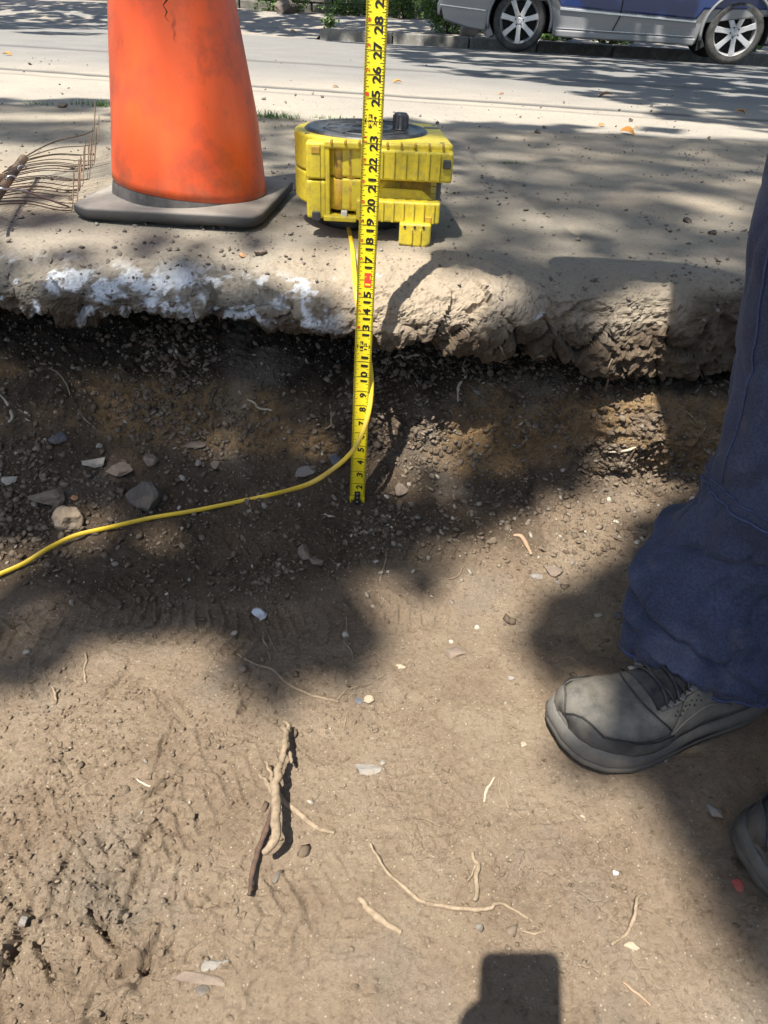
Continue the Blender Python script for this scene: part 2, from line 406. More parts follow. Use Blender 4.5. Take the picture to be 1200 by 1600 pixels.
# boot-sole prints
def lug(Xc, Yc, ang, L=.29, Wd=.095, depth=.004, cell=(.021, .015)):
    ca, sa = math.cos(ang), math.sin(ang); a = (X-Xc)*ca+(Y-Yc)*sa; b = -(X-Xc)*sa+(Y-Yc)*ca
    a = a+.004*fbm(Pf, 30, 2, 101); b = b+.004*fbm(Pf, 30, 2, 102)
    hw = Wd/2*(1-.18*np.cos((a/L)*2*math.pi*1.1+.6)); mask = sstep(1.0, .9, np.abs(a)/(L/2))*sstep(1.0, .9, np.abs(b)/hw)
    ia = np.abs(((a/cell[0]+.35*np.sign(b)*b/cell[1]) % 1)-.5)*2; ib = np.abs(((b/cell[1]) % 1)-.5)*2
    groove = np.maximum(sstep(.72, .92, ia), sstep(.80, .95, ib)*.7)
    nz = .45+.55*sstep(-.2, .25, fbm(Pf, 11, 2, int(Xc*1000) % 97+5))
    return mask*nz*(-depth*.55+depth*.9*groove)
for u, v, ang, dp in ((120, 960, .5, .004), (330, 980, -.1, .0045), (560, 960, .35, .003), (270, 1270, .95, .0042), (430, 870, .2, .004), (120, 1190, 1.1, .0035), (640, 850, .1, .003), (640, 1330, 1.3, .0018), (80, 1390, .4, .004), (900, 1420, 2.1, .0015), (340, 1440, .2, .0035)):
    q = atz(u, v, -.392); d += lug(q.x, q.y, ang, depth=dp*1.6)*(Z < -.3)
# scraped slits and lifted clods at lower left
def slit(px, wd=.0070, dp=.014):
    global d
    pts = [atz(u, v, -.395) for u, v in px]
    for a, b in zip(pts[:-1], pts[1:]):
        ab = np.array([b.x-a.x, b.y-a.y]); L2 = ab@ab
        t = np.clip(((X-a.x)*ab[0]+(Y-a.y)*ab[1])/L2, 0, 1)
        n1 = .003*fbm(Pf, 60, 2, 15)
        dist = np.hypot(X-a.x-t*ab[0], Y-a.y-t*ab[1])+n1
        side = ((X-a.x)*ab[1]-(Y-a.y)*ab[0])/math.sqrt(L2)
        d -= (Y < .8)*dp*(1-sstep(wd*.35, wd, dist))
        d += (Y < .8)*dp*.45*(1-sstep(0, .028, np.abs(side)))*(side < 0)*(1-sstep(.02, .03, dist))
slit([(140, 1415), (160, 1440), (182, 1468)]); slit([(190, 1512), (225, 1505), (233, 1486)]); slit([(8, 1506), (18, 1480), (28, 1458)]); slit([(60, 1470), (85, 1530)], .006, .014)
slit([(140, 1598), (165, 1580)], .006); slit([(195, 1585), (203, 1600)], .005); slit([(165, 1382), (215, 1330), (240, 1290)], .005, .009); slit([(85, 1370), (107, 1330)], .005, .009)
slit([(105, 1300), (118, 1312)], .005, .009); slit([(240, 1235), (262, 1218)], .0045, .008); slit([(375, 1110), (383, 1098)], .0045, .008)
slit([(180, 1190), (250, 1180), (262, 1150)], .0045, .007); slit([(200, 1395), (212, 1360)], .0045, .008)
d *= farfade*sstep(-1.2, -.5, Y)
TP = (Pf+Nf*d[:, None]).reshape(P.shape)
moist = np.clip(.9*debris*(1-.5*sstep(.2, .4, X))+.75*wallf+.45*sstep(.45, .2, 0*X+fbm(Pf, 3, 4, 33)*.6+.2)*sstep(.55, .85, Y)*sstep(.25, -.1, X), 0, 1)
moist = np.where(X > .28, moist*.55+.2*sstep(.5, .62, X)*sstep(.9, .7, Y), moist); moist = np.clip(moist+.25*fbm(Pf, 8, 4, 44)*(debris+wallf), 0, 1)
ochre = sstep(.05, .45, fbm(Pf*np.array([1, 1, 2.2]), 7, 4, 55)+.25)*sstep(1.08, 1.13, Y)*sstep(-.165, -.2, Z)*(1-sstep(-.35, -.375, -(-Z)))
ochre = np.clip(ochre, 0, .75)
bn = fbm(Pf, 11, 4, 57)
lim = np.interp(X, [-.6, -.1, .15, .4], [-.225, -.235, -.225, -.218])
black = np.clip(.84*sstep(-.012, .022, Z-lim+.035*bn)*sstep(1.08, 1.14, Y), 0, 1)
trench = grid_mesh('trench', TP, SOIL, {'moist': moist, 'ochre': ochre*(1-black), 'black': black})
flat_faces(trench, lambda c: (c[:, 1] > .82)); tag(trench, kind='structure')

# pavement slab with its broken lip
SK = {
 -.75: [(1.72, -.10), (1.32, -.10), (1.17, -.098), (1.13, -.088), (1.118, -.06), (1.13, -.035), (1.19, -.012), (1.34, 0), (1.6, 0), (2.86, 0)],
 -.35: [(1.72, -.11), (1.32, -.10), (1.16, -.09), (1.12, -.080), (1.112, -.055), (1.13, -.032), (1.20, -.011), (1.34, 0), (1.6, 0), (2.86, 0)],
 -.12: [(1.72, -.12), (1.32, -.115), (1.16, -.108), (1.115, -.098), (1.102, -.066), (1.12, -.035), (1.19, -.010), (1.33, 0), (1.6, 0), (2.86, 0)],
 .05: [(1.72, -.12), (1.32, -.118), (1.15, -.116), (1.105, -.104), (1.094, -.068), (1.115, -.033), (1.18, -.009), (1.30, 0), (1.6, 0), (2.86, 0)],
 .22: [(1.72, -.14), (1.32, -.14), (1.17, -.125), (1.14, -.108), (1.13, -.065), (1.14, -.03), (1.19, -.010), (1.30, 0), (1.6, 0), (2.86, 0)],
 .38: [(1.72, -.18), (1.32, -.178), (1.20, -.172), (1.170, -.160), (1.155, -.10), (1.158, -.045), (1.19, -.010), (1.28, 0), (1.6, 0), (2.86, 0)],
 .50: [(1.72, -.18), (1.32, -.178), (1.20, -.172), (1.172, -.160), (1.160, -.10), (1.162, -.045), (1.19, -.010), (1.28, 0), (1.6, 0), (2.86, 0)],
 .60: [(1.72, -.18), (1.32, -.178), (1.24, -.172), (1.215, -.160), (1.20, -.10), (1.195, -.035), (1.21, -.008), (1.28, 0), (1.6, 0), (2.86, 0)],
}
LINSEG = {8}
xs2 = axis_coords(-1.0, 1.0, .0036, 14, 1.12)
P2 = prof_surface(SK, xs2, [3, 14, 10, 12, 14, 20, 34, 50, 120])
N2 = normals(P2); Qf = P2.reshape(-1, 3); Mf = N2.reshape(-1, 3); X2, Y2, Z2 = Qf[:, 0], Qf[:, 1], Qf[:, 2]
if Mf[:, 2][Y2 > 2].mean() < 0: Mf = -Mf
lip = 1-sstep(1.17, 1.30, Y2); under = sstep(-.045, -.075, Z2)
f1, f2, cid = worley(Qf+.02*np.stack([fbm(Qf, 12, 2, 1), fbm(Qf, 12, 2, 2), fbm(Qf, 12, 2, 3)], 1), 13, 61)
face = sstep(-.012, -.045, Z2)
d2 = lip*face*(.030*(cid-.5)-.012*(1-sstep(0, .06, f2-f1))*under)
f1, f2, cid = worley(Qf+.01*np.stack([fbm(Qf, 25, 2, 1), fbm(Qf, 25, 2, 2), fbm(Qf, 25, 2, 3)], 1), 34, 63)
d2 += lip*(.009*(cid-.5)+.002*(.5-f1))*(.08+.92*face)
f1, f2, cid = worley(Qf+.01*np.stack([fbm(Qf, 40, 2, 4), fbm(Qf, 40, 2, 5), fbm(Qf, 40, 2, 6)], 1), 90, 64)
d2 += lip*.0042*(cid-.5)*(.2+.9*face)
d2 += lip*.026*fbm(Qf*np.array([1, .3, .6]), 6, 4, 66, .6)
d2 += lip*(.009*fbm(Qf, 18, 4, 67, .6)+.009*fbm(Qf, 55, 4, 68, .7))*(.45+.7*under)
d2 += lip*.0035*fbm(Qf, 130, 2, 79, .7)
d2 += (1-lip)*.0045*fbm(Qf, 2.4, 3, 69)+.0012*fbm(Qf, 22, 3, 72)+.0007*fbm(Qf, 80, 2, 73)
# jagged joint where the pavement ends against the road
d2 -= .02*sstep(2.80, 2.86, Y2+.03*fbm(Qf, 8, 3, 75))
for px in ([(735, 235), (790, 290), (850, 330), (900, 370)], [(500, 398), (520, 402)],):
    pts = [atz(u, v, 0) for u, v in px]
    for a, b in zip(pts[:-1], pts[1:]):
        ab = np.array([b.x-a.x, b.y-a.y]); t = np.clip(((X2-a.x)*ab[0]+(Y2-a.y)*ab[1])/(ab@ab), 0, 1)
        dist = np.hypot(X2-a.x-t*ab[0]+.02*fbm(Qf, 15, 3, 76), Y2-a.y-t*ab[1]); d2 -= .004*(1-sstep(.004, .014, dist))*(Z2 > -.02)
d2 *= 1-sstep(4, 8, np.abs(X2))
SP = (Qf+Mf*d2[:, None]).reshape(P2.shape)
spz = SP.reshape(-1, 3)
soil_shade = np.clip(sstep(-.060, -.10, Z2+.035*fbm(Qf, 11, 4, 80)), 0, 1)*sstep(1.3, 1.2, Y2)+sstep(1.25, 1.3, Y2)*(Z2 < -.05)
soil_shade = np.where(X2 < -.1, sstep(-.050, -.080, Z2+.035*fbm(Qf, 17, 4, 80)), soil_shade)
soil_shade = np.maximum(soil_shade, sstep(.46, .50, X2+.02*fbm(Qf, 20, 3, 85))*sstep(-.008, -.03, Z2)*.85)  # right end darkened in soil colour, painting in the worker's shadow
wn = fbm(Qf, 26, 5, 81, .7)
white = sstep(.06, .22, wn+.14*sstep(.32, .0, np.abs(X2+.36))-.02)*sstep(-.008, -.025, Z2)*sstep(-.10, -.07, Z2)*sstep(-.80, -.65, X2)*(1-sstep(-.12, -.06, X2))*.95
for u, v, r in ((845, 497, .022), (1075, 468, .03), (1060, 480, .02), (640, 425, .012), (590, 440, .02)):
    q = aty(u, v, 1.12 if v > 450 else 1.17); white = np.maximum(white, .9*(1-sstep(r*.5, r, np.sqrt((X2-q.x)**2+1.2*(Y2-q.y)**2+3*(Z2-q.z)**2)+.012*wn)))
tanf = np.clip(.55*sstep(.0, .3, fbm(Qf, 4, 4, 83)+.1)+.5*lip*(X2 > -.1), 0, .9)*(1-.4*sstep(1.6, 2.2, Y2))
slab = grid_mesh('pavement', SP, SLABM, {'soil_shade': np.clip(soil_shade, 0, 1), 'white': np.clip(white, 0, 1), 'tan': tanf}); tag(slab, kind='structure'); flat_faces(slab, lambda c: (c[:, 1] < 1.24) & (c[:, 2] < .02) & (c[:, 1] > 1.0))

# road (a crowned sheet running slightly away to the left), parameter t across it
SL = .165
def road_z(t, X):
    z = np.interp(t, [2.2, 3.0, 6, 9, 10.9, 12.2, 12.9], [-.006, -.010, -.055, -.10, -.15, -.215, -.235]); return z
rx = axis_coords(-9, 9, .035, 60, 1.2); rt = np.concatenate([np.arange(2.2, 5.5, .022), np.arange(5.5, 12.86, .05), [12.9]])
TT, XX = np.meshgrid(rt, rx, indexing='ij'); YY = TT-SL*XX
# the near edge of the road sheet stays parallel to the trench
k = np.clip((5.2-TT)/(5.2-2.2), 0, 1); YY = YY+SL*XX*k*1.0*(np.abs(XX) < 60)
RP = np.dstack([XX, YY, road_z(TT, XX)]); Rf = RP.reshape(-1, 3); tt = (Rf[:, 1]+SL*Rf[:, 0]); t0 = TT.reshape(-1)
Rf[:, 2] += .004*fbm(Rf*np.array([1, 1, 0]), 1.2, 3, 90)+.0015*fbm(Rf, 14, 2, 91)
sA = atz(0, 105, -.02); sB = atz(950, 170, -.02); sC = atz(0, 70, -.05); sD = atz(560, 104, -.05)
def linedist(a, b): 
    n = Vector((-(b.y-a.y), b.x-a.x, 0)).normalized(); return (Rf[:, 0]-a.x)*n.x+(Rf[:, 1]-a.y)*n.y
seam = np.zeros(len(Rf)); wob = .025*fbm(Rf, 2.2, 3, 95)
for a, b, wd, s in ((sA, sB, .075, .95), (sC, sD, .13, .7)):
    l = linedist(a, b)+wob; seam = np.maximum(seam, s*(1-sstep(wd*.5, wd, np.abs(l)))); Rf[:, 2] -= .006*(1-sstep(wd*.5, wd, np.abs(l)))
l2 = linedist(sA, sB)+.24+wob; seam = np.maximum(seam, .4*(1-sstep(.015, .045, np.abs(l2))))
dust = np.clip(1.05-sstep(3.4, 5.6, t0+.5*fbm(Rf, .8, 3, 97))*.78, 0, 1)*(1-.72*sstep(.9, 2.6, Rf[:, 0]+.4*fbm(Rf, 1.5, 3, 96)))
road = grid_mesh('road', Rf.reshape(RP.shape), ROAD, {'dust': dust, 'seam': seam}); tag(road, kind='structure')

# ground under everything, out to the horizon
MGR = mat_plain('earth', (.16, .13, .09), .95, scale=2, bump=.3, bdist=.01)
g = MB(); g.add([(-300, -300, -.9), (300, -300, -.9), (300, 300, -.9), (-300, 300, -.9)], [(0, 1, 2, 3)])
tag(g.build('ground', MGR), kind='structure')

# far side: kerb of separate stones, asphalt footpath, stone wall, planted bank
KM = mat_plain('kerb_granite', (.25, .24, .225), .85, var=.3, scale=25, dirt=(.13, .12, .10), dirtamt=.6, bump=.6, bdist=.006)
TD = Vector((1, -SL, 0)).normalized(); ND = Vector((SL, 1, 0)).normalized()
def street(s, t, z):   # s = x position, t = distance across
    return Vector((s, t-SL*s, z))
kerb = empty('kerb', street(0, 12.78, -.235)); tag(kerb, kind='structure')
ROTS = Matrix.Rotation(math.atan2(-SL, 1), 3, 'Z')
x = -1.35; KINV = Matrix.Translation(-kerb.location)
while x < 12:
    L = random.uniform(.95, 1.5); c = street(x+L/2, 12.95, -.185)+ND*random.uniform(-.012, .012)
    b = MB(); b.box((0, 0, 0), ((L-.02)*1.0134, .16, .19+random.uniform(-.01, .01)))
    o = b.build('kerb_stone', KM, kerb, bevel=.014); o.location = c-kerb.location; o.rotation_euler = (random.uniform(-.02, .02), 0, math.atan2(-SL, 1)+random.uniform(-.008, .008)); x += L
FPM = mat_plain('footpath_asphalt', (.17, .165, .155), .95, var=.25, scale=6, dirt=(.3, .255, .2), dirtamt=.5, bump=.7, bdist=.01, dscale=1.5)
fx = np.concatenate([np.arange(-60, -8, 2.), np.arange(-8, 12, .08), np.arange(12, 60, 2.)]); ft = np.concatenate([np.arange(12.88, 13.1, .03), np.arange(13.1, 17.4, .12)])
T3, X3 = np.meshgrid(ft, fx, indexing='ij')
edgez = np.where(X3 < -1.35, -.238, -.10); edgez = -.238+.138*sstep(-1.42, -1.32, X3)
Z3 = edgez+(0.02-edgez)*sstep(12.9, 17.2, T3)
FP = np.dstack([X3, T3-SL*X3+.0, Z3]); q = FP.reshape(-1, 3)
q[:, 1] += .13*(T3.reshape(-1) < 12.95)*0
q[:, 2] += .012*fbm(q*np.array([1, 1, 0]), 1.4, 4, 120); q[:, 2] -= .03*(T3.reshape(-1) < 12.93)*(X3.reshape(-1) > -1.4)
# keep clear of the kerb stones
keep = FP
tag(grid_mesh('footpath', q.reshape(FP.shape), FPM), kind='structure')
WM = mat_plain('wall_stone', (.2, .185, .165), .9, var=.35, scale=5, dirt=(.07, .075, .05), dirtamt=.6, bump=.8, bdist=.02, dscale=3)
wall = empty('stone_wall', street(0, 17.25, 0)); tag(wall, 'low grey rubble stone retaining wall along the back of the far footpath', 'wall')
protos = []
for i in range(5):
    b = MB(); b.box((0, 0, 0), (1, .5, 1)); me = None
    o = b.build('stone', WM, wall, bevel=.05, seg=2); protos.append(o)
first = True
for r in range(4):
    x = -9-random.random()*.4
    while x < 13:
        L = random.uniform(.4, .85); h = .24
        if protos: o = protos.pop()
        else:
            o = src.copy(); COL.objects.link(o); o.parent = wall
        src = o
        o.location = street(x+L/2, 17.3+random.uniform(-.03, .03)+r*.015, -.06+h*(r+.5))-wall.location
        o.scale = (L-.025, .7, h-.02); o.rotation_euler = (random.uniform(-.03, .03), random.uniform(-.03, .03), math.atan2(-SL, 1)+random.uniform(-.04, .04)); x += L
BKM = mat_plain('bank_soil', (.09, .10, .05), .95, var=.5, scale=3, bump=.8, bdist=.05)
bx, bt = np.meshgrid(np.arange(-60, 61, 1.5), np.array([17.35, 17.9, 19, 21, 24, 30, 60]), indexing='xy')
bz = np.interp(bt, [17.35, 17.9, 19, 24, 60], [-.9, .85, 1.1, 2.2, 6.5]); BP = np.dstack([bx, bt-SL*bx, bz+.1*np.sin(bx*1.7)*np.cos(bt)])
tag(grid_mesh('bank', BP, BKM), kind='structure')

# ------------------------------------------------------------------ BVH of the ground for setting things down
allv = []; allf = []; nn = 0
for Q in (TP, SP, Rf.reshape(RP.shape), FP):
    v_, f_ = bvh_of(Q, 3 if Q is not Rf else 1); allv.append(v_); allf.append(f_+nn); nn += len(v_)
BV = BVHTree.FromPolygons(np.concatenate(allv).tolist(), np.concatenate(allf).tolist())
def hit(u, v):
    r = ray(u, v).normalized(); h, n, i, dd = BV.ray_cast(CAMP, r)
    if h is None: h = atz(u, v, -.39); n = Vector((0, 0, 1))
    if n.dot(r) > 0: n = -n
    return h, n
def ground_at(x, y, z0=.05):
    h, n, i, dd = BV.ray_cast(Vector((x, y, z0)), Vector((0, 0, -1)))
    return h.z if h else -.39

# ------------------------------------------------------------------ crumbs, grit and gravel (uncountable)
def ico():
    bm = bmesh.new(); bmesh.ops.create_icosphere(bm, subdivisions=1, radius=1)
    v = np.array([x.co[:] for x in bm.verts]); f = np.array([[y.index for y in x.verts] for x in bm.faces]); bm.free(); return v, f
IV, IF = ico()
def scatter(name, PG, NG, weight, count, smin, smax, power, mat, sink=.25, flat=.7):
    w_ = weight.reshape(PG.shape[:2])[:-1, :-1].copy(); a = np.linalg.norm(np.cross(PG[:-1, 1:]-PG[:-1, :-1], PG[1:, :-1]-PG[:-1, :-1]), axis=2)
    w_ = (w_*a).reshape(-1); w_ = w_/w_.sum(); idx = RNG.choice(len(w_), count, p=w_)
    nx = PG.shape[1]-1; i = idx//nx; j = idx % nx
    base = PG[i, j]+(PG[i, j+1]-PG[i, j])*RNG.random((count, 1))+(PG[i+1, j]-PG[i, j])*RNG.random((count, 1)); nr = NG[i, j]
    s = smin+(smax-smin)*RNG.random(count)**power
    # bias: big ones rarer
    V = IV[None]*(1+.48*(RNG.random((count, len(IV), 1))-.5)*2)
    sc = np.stack([.75+.6*RNG.random(count), .75+.6*RNG.random(count), flat*(.7+.6*RNG.random(count))], 1); V = V*sc[:, None]*s[:, None, None]
    ang = RNG.random(count)*6.283; c, sn = np.cos(ang), np.sin(ang)
    tlt = (RNG.random((count, 2))-.5)*1.2
    x_, y_, z_ = V[:, :, 0]*c[:, None]-V[:, :, 1]*sn[:, None], V[:, :, 0]*sn[:, None]+V[:, :, 1]*c[:, None], V[:, :, 2]
    z2 = z_+x_*tlt[:, :1]+y_*tlt[:, 1:]
    V = np.stack([x_, y_, z2], 2)+(base+nr*(s*flat*(1-2*sink))[:, None])[:, None]
    Fc = IF[None]+(np.arange(count)*len(IV))[:, None, None]
    me = bpy.data.meshes.new(name); vv = V.reshape(-1); ff = Fc.reshape(-1)
    me.vertices.add(len(vv)//3); me.vertices.foreach_set('co', vv.astype(np.float32)); me.loops.add(len(ff)); me.loops.foreach_set('vertex_index', ff.astype(np.int32))
    me.polygons.add(len(ff)//3); me.polygons.foreach_set('loop_start', np.arange(0, len(ff), 3, dtype=np.int32)); me.update(calc_edges=True)
    o = link_mesh(name, me, mat); return tag(o, kind='stuff')
TN = normals(TP); TN *= np.sign(TN[10:11, :1, 2:3]) if False else 1
if TN[200, 300, 2] < 0: TN = -TN
SN = Mf.reshape(P2.shape)
inview = (np.abs(X) < 1.0)*(Y > .15)
blob = sstep(-.1, .35, fbm(Pf, 5, 3, 130))
tag(scatter('soil_crumbs', TP, TN, inview*(.012+debris*1.0*(1-.4*sstep(.2, .5, X))+.14*wallf)*(.25+blob), 30000, .0008, .0065, 4.0, CR_DAMP), 'dark damp crumbs and clods of soil heaped along the foot of the trench wall', 'soil crumbs')
tag(scatter('dry_soil_crumbs', TP, TN, inview*(1-debris*.6)*(1-wallf)*(.12+.5*corner+blob*.6+.6*sstep(.15, .5, X)), 46000, .0005, .0034, 6.0, SOIL, sink=.35), 'dry tan crumbs of soil on the trodden trench floor', 'soil crumbs')
gr = inview*(.02+.9*np.exp(-((X-.52)**2+(Y-.98)**2)/.012)+.5*np.exp(-((X-.02)**2+(Y-.92)**2)/.006)+.35*np.exp(-((X-.25)**2+(Y-1.03)**2)/.02)+.35*wallf*sstep(-.22, -.17, Z)*sstep(-.1, -.14, Z)+.25*debris)
tag(scatter('gravel', TP, TN, gr, 2700, .001, .0062, 3.4, mat_crumb('gravel_grey', (.13, .11, .09), (.24, .21, .17), (.46, .41, .33))), 'loose grey and pale gravel at the foot of the trench wall', 'gravel')
top = (Y2 < 2.86)*(np.abs(X2) < 1.5)*(Z2 > -.06)*(Y2 > 1.08)
cb = sstep(0, .4, fbm(Qf, 3.3, 3, 140)+.05)
topw = top*(.15+cb*.5+1.2*np.exp(-((X2-.53)**2+(Y2-1.24)**2)/.008)+.5*np.exp(-((X2+.35)**2+(Y2-1.27)**2)/.03)+.3*lip)*(.3+.7*sstep(2.5, 1.4, Y2))
tag(scatter('pavement_crumbs', SP, SN, topw, 7000, .0006, .0045, 5.0, CR_GREY, sink=.2), 'dark crumbs and grit scattered over the dusty pavement', 'grit')
rw = np.zeros(len(Rf))+(np.abs(Rf[:, 0]) < 4)*(t0 > 2.75)*(t0 < 8)*(.15+sstep(0, .4, fbm(Rf, 2, 3, 150)))*np.exp(-(t0-2.75)/1.2)
RNm = normals(Rf.reshape(RP.shape)); RNm = RNm*np.sign(RNm[5, 5, 2])
tag(scatter('road_grit', Rf.reshape(RP.shape), RNm, rw, 700, .0015, .009, 4.5, CR_GREY, sink=.1), 'grit and crumbs scattered along the near edge of the road', 'grit')

# ------------------------------------------------------------------ traffic cone
def mat_cone():
    m, nt, p = new_mat('cone_orange'); v = objcoords(nt)
    mp = nd(nt, 'ShaderNodeMapping'); mp.inputs['Scale'].default_value = (3, 3, .7); nt.links.new(v, mp.inputs[0]); vs = mp.outputs[0]
    base = ramp(nt, noise_node(nt, vs, 4, 5, .6), [(.3, (.76, .085, .014)), (.6, (.84, .115, .02)), (.8, (.88, .16, .04))])
    sm = ramp(nt, noise_node(nt, v, 9, 7, .68), [(.50, (0, 0, 0)), (.70, (.72, .72, .72))]); c = mixc(nt, sm, base, (.24, .055, .03))
    mp2 = nd(nt, 'ShaderNodeMapping'); mp2.inputs['Scale'].default_value = (5, 5, 1.8); mp2.inputs['Rotation'].default_value = (0, .6, 0); nt.links.new(v, mp2.inputs[0])
    sc = ramp(nt, noise_node(nt, mp2.outputs[0], 9, 5, .6), [(.60, (0, 0, 0)), (.72, (.4, .4, .4))]); c = mixc(nt, sc, c, (.26, .07, .04))
    ht = nd(nt, 'ShaderNodeSeparateXYZ'); nt.links.new(v, ht.inputs[0])
    low = ramp(nt, ht.outputs['Z'], [(.0, (.5, .5, .5)), (.10, (0, 0, 0))]); lm = mixc(nt, 1.0, low, ramp(nt, noise_node(nt, v, 30, 6, .7), [(.4, (0, 0, 0)), (.6, (1, 1, 1))]), 'MULTIPLY'); c = mixc(nt, lm, c, (.35, .2, .12))
    nt.links.new(c, p.inputs['Base Color']); p.inputs['Roughness'].default_value = .42
    p.inputs['Subsurface Weight'].default_value = .25; p.inputs['Subsurface Radius'].default_value = (.02, .006, .002); p.inputs['Subsurface Scale'].default_value = .5
    nt.links.new(bumpn(nt, noise_node(nt, v, 60, 5), .15, .002), p.inputs['Normal']); return m
RUB = mat_plain('rubber_dusty', (.19, .175, .155), .85, var=.3, scale=20, dirt=(.34, .30, .25), dirtamt=.7, bump=.5, bdist=.002, dscale=6)
def dust_on_top(m, dark, dust):
    nt = m.node_tree; p = nt.nodes['Principled BSDF']; g_ = nd(nt, 'ShaderNodeNewGeometry'); sx = nd(nt, 'ShaderNodeSeparateXYZ'); nt.links.new(g_.outputs['Normal'], sx.inputs[0])
    f_ = ramp(nt, sx.outputs['Z'], [(.55, (0, 0, 0)), (.95, (1, 1, 1))]); src_ = p.inputs['Base Color'].links[0].from_socket
    c = mixc(nt, f_, dark, src_); nt.links.new(c, p.inputs['Base Color'])
dust_on_top(RUB, (.05, .047, .043), None)
RUBD = mat_plain('rubber_dark', (.035, .034, .034), .7, var=.3, scale=40, dirt=(.16, .14, .12), dirtamt=.5, bump=.6, bdist=.002, dscale=14)
cl = atz(284, 318, .03); CX, CY = -.417, 1.512
cone = empty('traffic_cone', (CX, CY, 0)); tag(cone, 'scuffed orange traffic cone on a dusty black square base at the trench edge', 'traffic cone')
b = MB(); hw = .176; rr = .045; poly = []
for cx, cy, a0 in ((1, 1, 0), (-1, 1, 90), (-1, -1, 180), (1, -1, 270)):
    for k in range(7):
        a = math.radians(a0+k*15); poly.append((cx*(hw-rr)+rr*math.cos(a)+(.004*math.sin(k+a0)), cy*(hw-rr)+rr*math.sin(a)))
n = len(poly)
prof = [(.93, .010), (.985, .012), (1.0, .016), (1.0, .025), (.988, .030), (.93, .031), (.6, .034)]
vs = []; fs = []
for sc_, z in prof:
    for x_, y_ in poly: vs.append((x_*sc_, y_*sc_, z+.004*math.sin(x_*17+1)*(sc_ > .9)))
for i in range(len(prof)-1):
    for k_ in range(n): fs.append((i*n+k_, i*n+(k_+1) % n, (i+1)*n+(k_+1) % n, (i+1)*n+k_))
fs.append(tuple(range(n))[::-1]); fs.append(tuple((len(prof)-1)*n+k_ for k_ in range(n)))
b.add(vs, fs); base = b.build('base', RUB, cone, smooth=True); base.rotation_euler = (0, 0, math.radians(-3))
b = MB(); b.prism([(x_*.86, y_*.86) for x_, y_ in poly], .0, .0105); b.build('base_foot', RUBD, cone)
# sleeve: slightly slumped, its lower edge rides up on the left
def cone_shell(r0, r1, z0f, z1, nseg=96, nz=60, thick=.004):
    vs = []; fs = []
    for i in range(nz+1):
        for k_ in range(nseg):
            a = 2*math.pi*k_/nseg; z0 = z0f(a); z = z0+(z1-z0)*i/nz; t = z/z1
            r = r0+(r1-r0)*t; kz = min(1, max(0, (z-.06)/.10)); r *= 1+.014*math.sin(2*a+1)*(1-t)*kz
            r += .006*kz*mnoise.noise(Vector((math.cos(a)*2, math.sin(a)*2, z*4)))
            r -= .007*math.exp(-((a-4.95+.4*z)**2)/.05)*math.exp(-((z-.33)**2)/.02)
            vs.append((r*math.cos(a)+.012*t, r*math.sin(a)+.01*t, z))
    for i in range(nz):
        for k_ in range(nseg): fs.append((i*nseg+k_, i*nseg+(k_+1) % nseg, (i+1)*nseg+(k_+1) % nseg, (i+1)*nseg+k_))
    return vs, fs
b = MB(); z0f = lambda a: .048-.015*math.cos(a)-.004*max(0, -math.sin(a))+.0015*math.sin(3*a)
vs, fs = cone_shell(.1535, .036, z0f, .90); b.add(vs, fs)
M_CONE = mat_cone(); body = b.build('cone_body', M_CONE, cone, smooth=True); m = body.modifiers.new('thickness', 'SOLIDIFY'); m.thickness = .004
b = MB(); b.lathe([(.1505, .025), (.1490, .033), (.1450, .050), (.138, .070)], 96); b.build('collar', RUBD, cone, smooth=True)
b = MB(); b.lathe([(.037, .895), (.037, .915), (.030, .92), (.028, .90)], 40, (.012, .01, 0)); b.build('cone_tip', M_CONE, cone, smooth=True)
# split in the plastic near the top of what shows
cr = []
for u, v in ((258, -14), (262, 0), (256, 8), (262, 18), (259, 26), (265, 34)):
    p_ = aty(u, v, CY-.09); 
    t = p_.z/.9; r = .1515+(.036-.151)*t
    ax_ = p_.x-CX-.012*t; yy = -math.sqrt(max(r*r-ax_*ax_, 0)); p_ = aty(u, v, CY+yy); cr.append((p_.x-CX, CY+yy-CY-.0045, p_.z))
b = MB(); b.tube(cr, [.0020, .0026, .0012, .0020, .0010, .0004], 6, .5); b.build('split', mat_plain('split_dark', (.03, .012, .01), .9), cone)

# ------------------------------------------------------------------ yellow reel case
YEL = mat_plain('case_yellow', (.60, .475, .03), .48, var=.08, scale=20, dirt=(.36, .27, .06), dirtamt=.18, bump=.1, bdist=.0006, dscale=75)
AMB = mat_plain('case_amber', (.62, .38, .03), .5, var=.12, scale=20, dirt=(.2, .12, .04), dirtamt=.5, bump=.15, bdist=.0008, dscale=28)
BLK = mat_plain('case_black', (.018, .019, .021), .42, var=.3, scale=30, dirt=(.12, .12, .12), dirtamt=.35, bump=.15, bdist=.0006, dscale=10)
RX, RY = -.056, 1.455
reel = empty('cable_reel_case', (RX, RY, .030), math.radians(0)); reel.scale = (.96, .96, .87); tag(reel, 'dirty yellow plastic cable reel case with black disc lid, lying flat on the pavement', 'cable reel')
def outline(r, xr, yf, yb, rc=.012, n=26):
    pts = []
    for k_ in range(n+1):   # left half circle, back -> front (counter-clockwise seen from above)
        a = math.radians(90+180*k_/n); pts.append((-.018+r*math.cos(a), r*math.sin(a)))
    pts = [p for p in pts]
    pts.append((.02, -r)); 
    for k_ in range(5): a = math.radians(-90+22.5*k_); pts.append((xr-rc+rc*math.cos(a), yf+rc+rc*math.sin(a)))
    for k_ in range(5): a = math.radians(0+22.5*k_); pts.append((xr-.02-.03+.03*math.cos(a), yb-.03+.03*math.sin(a)))
    return pts
ZT = .150
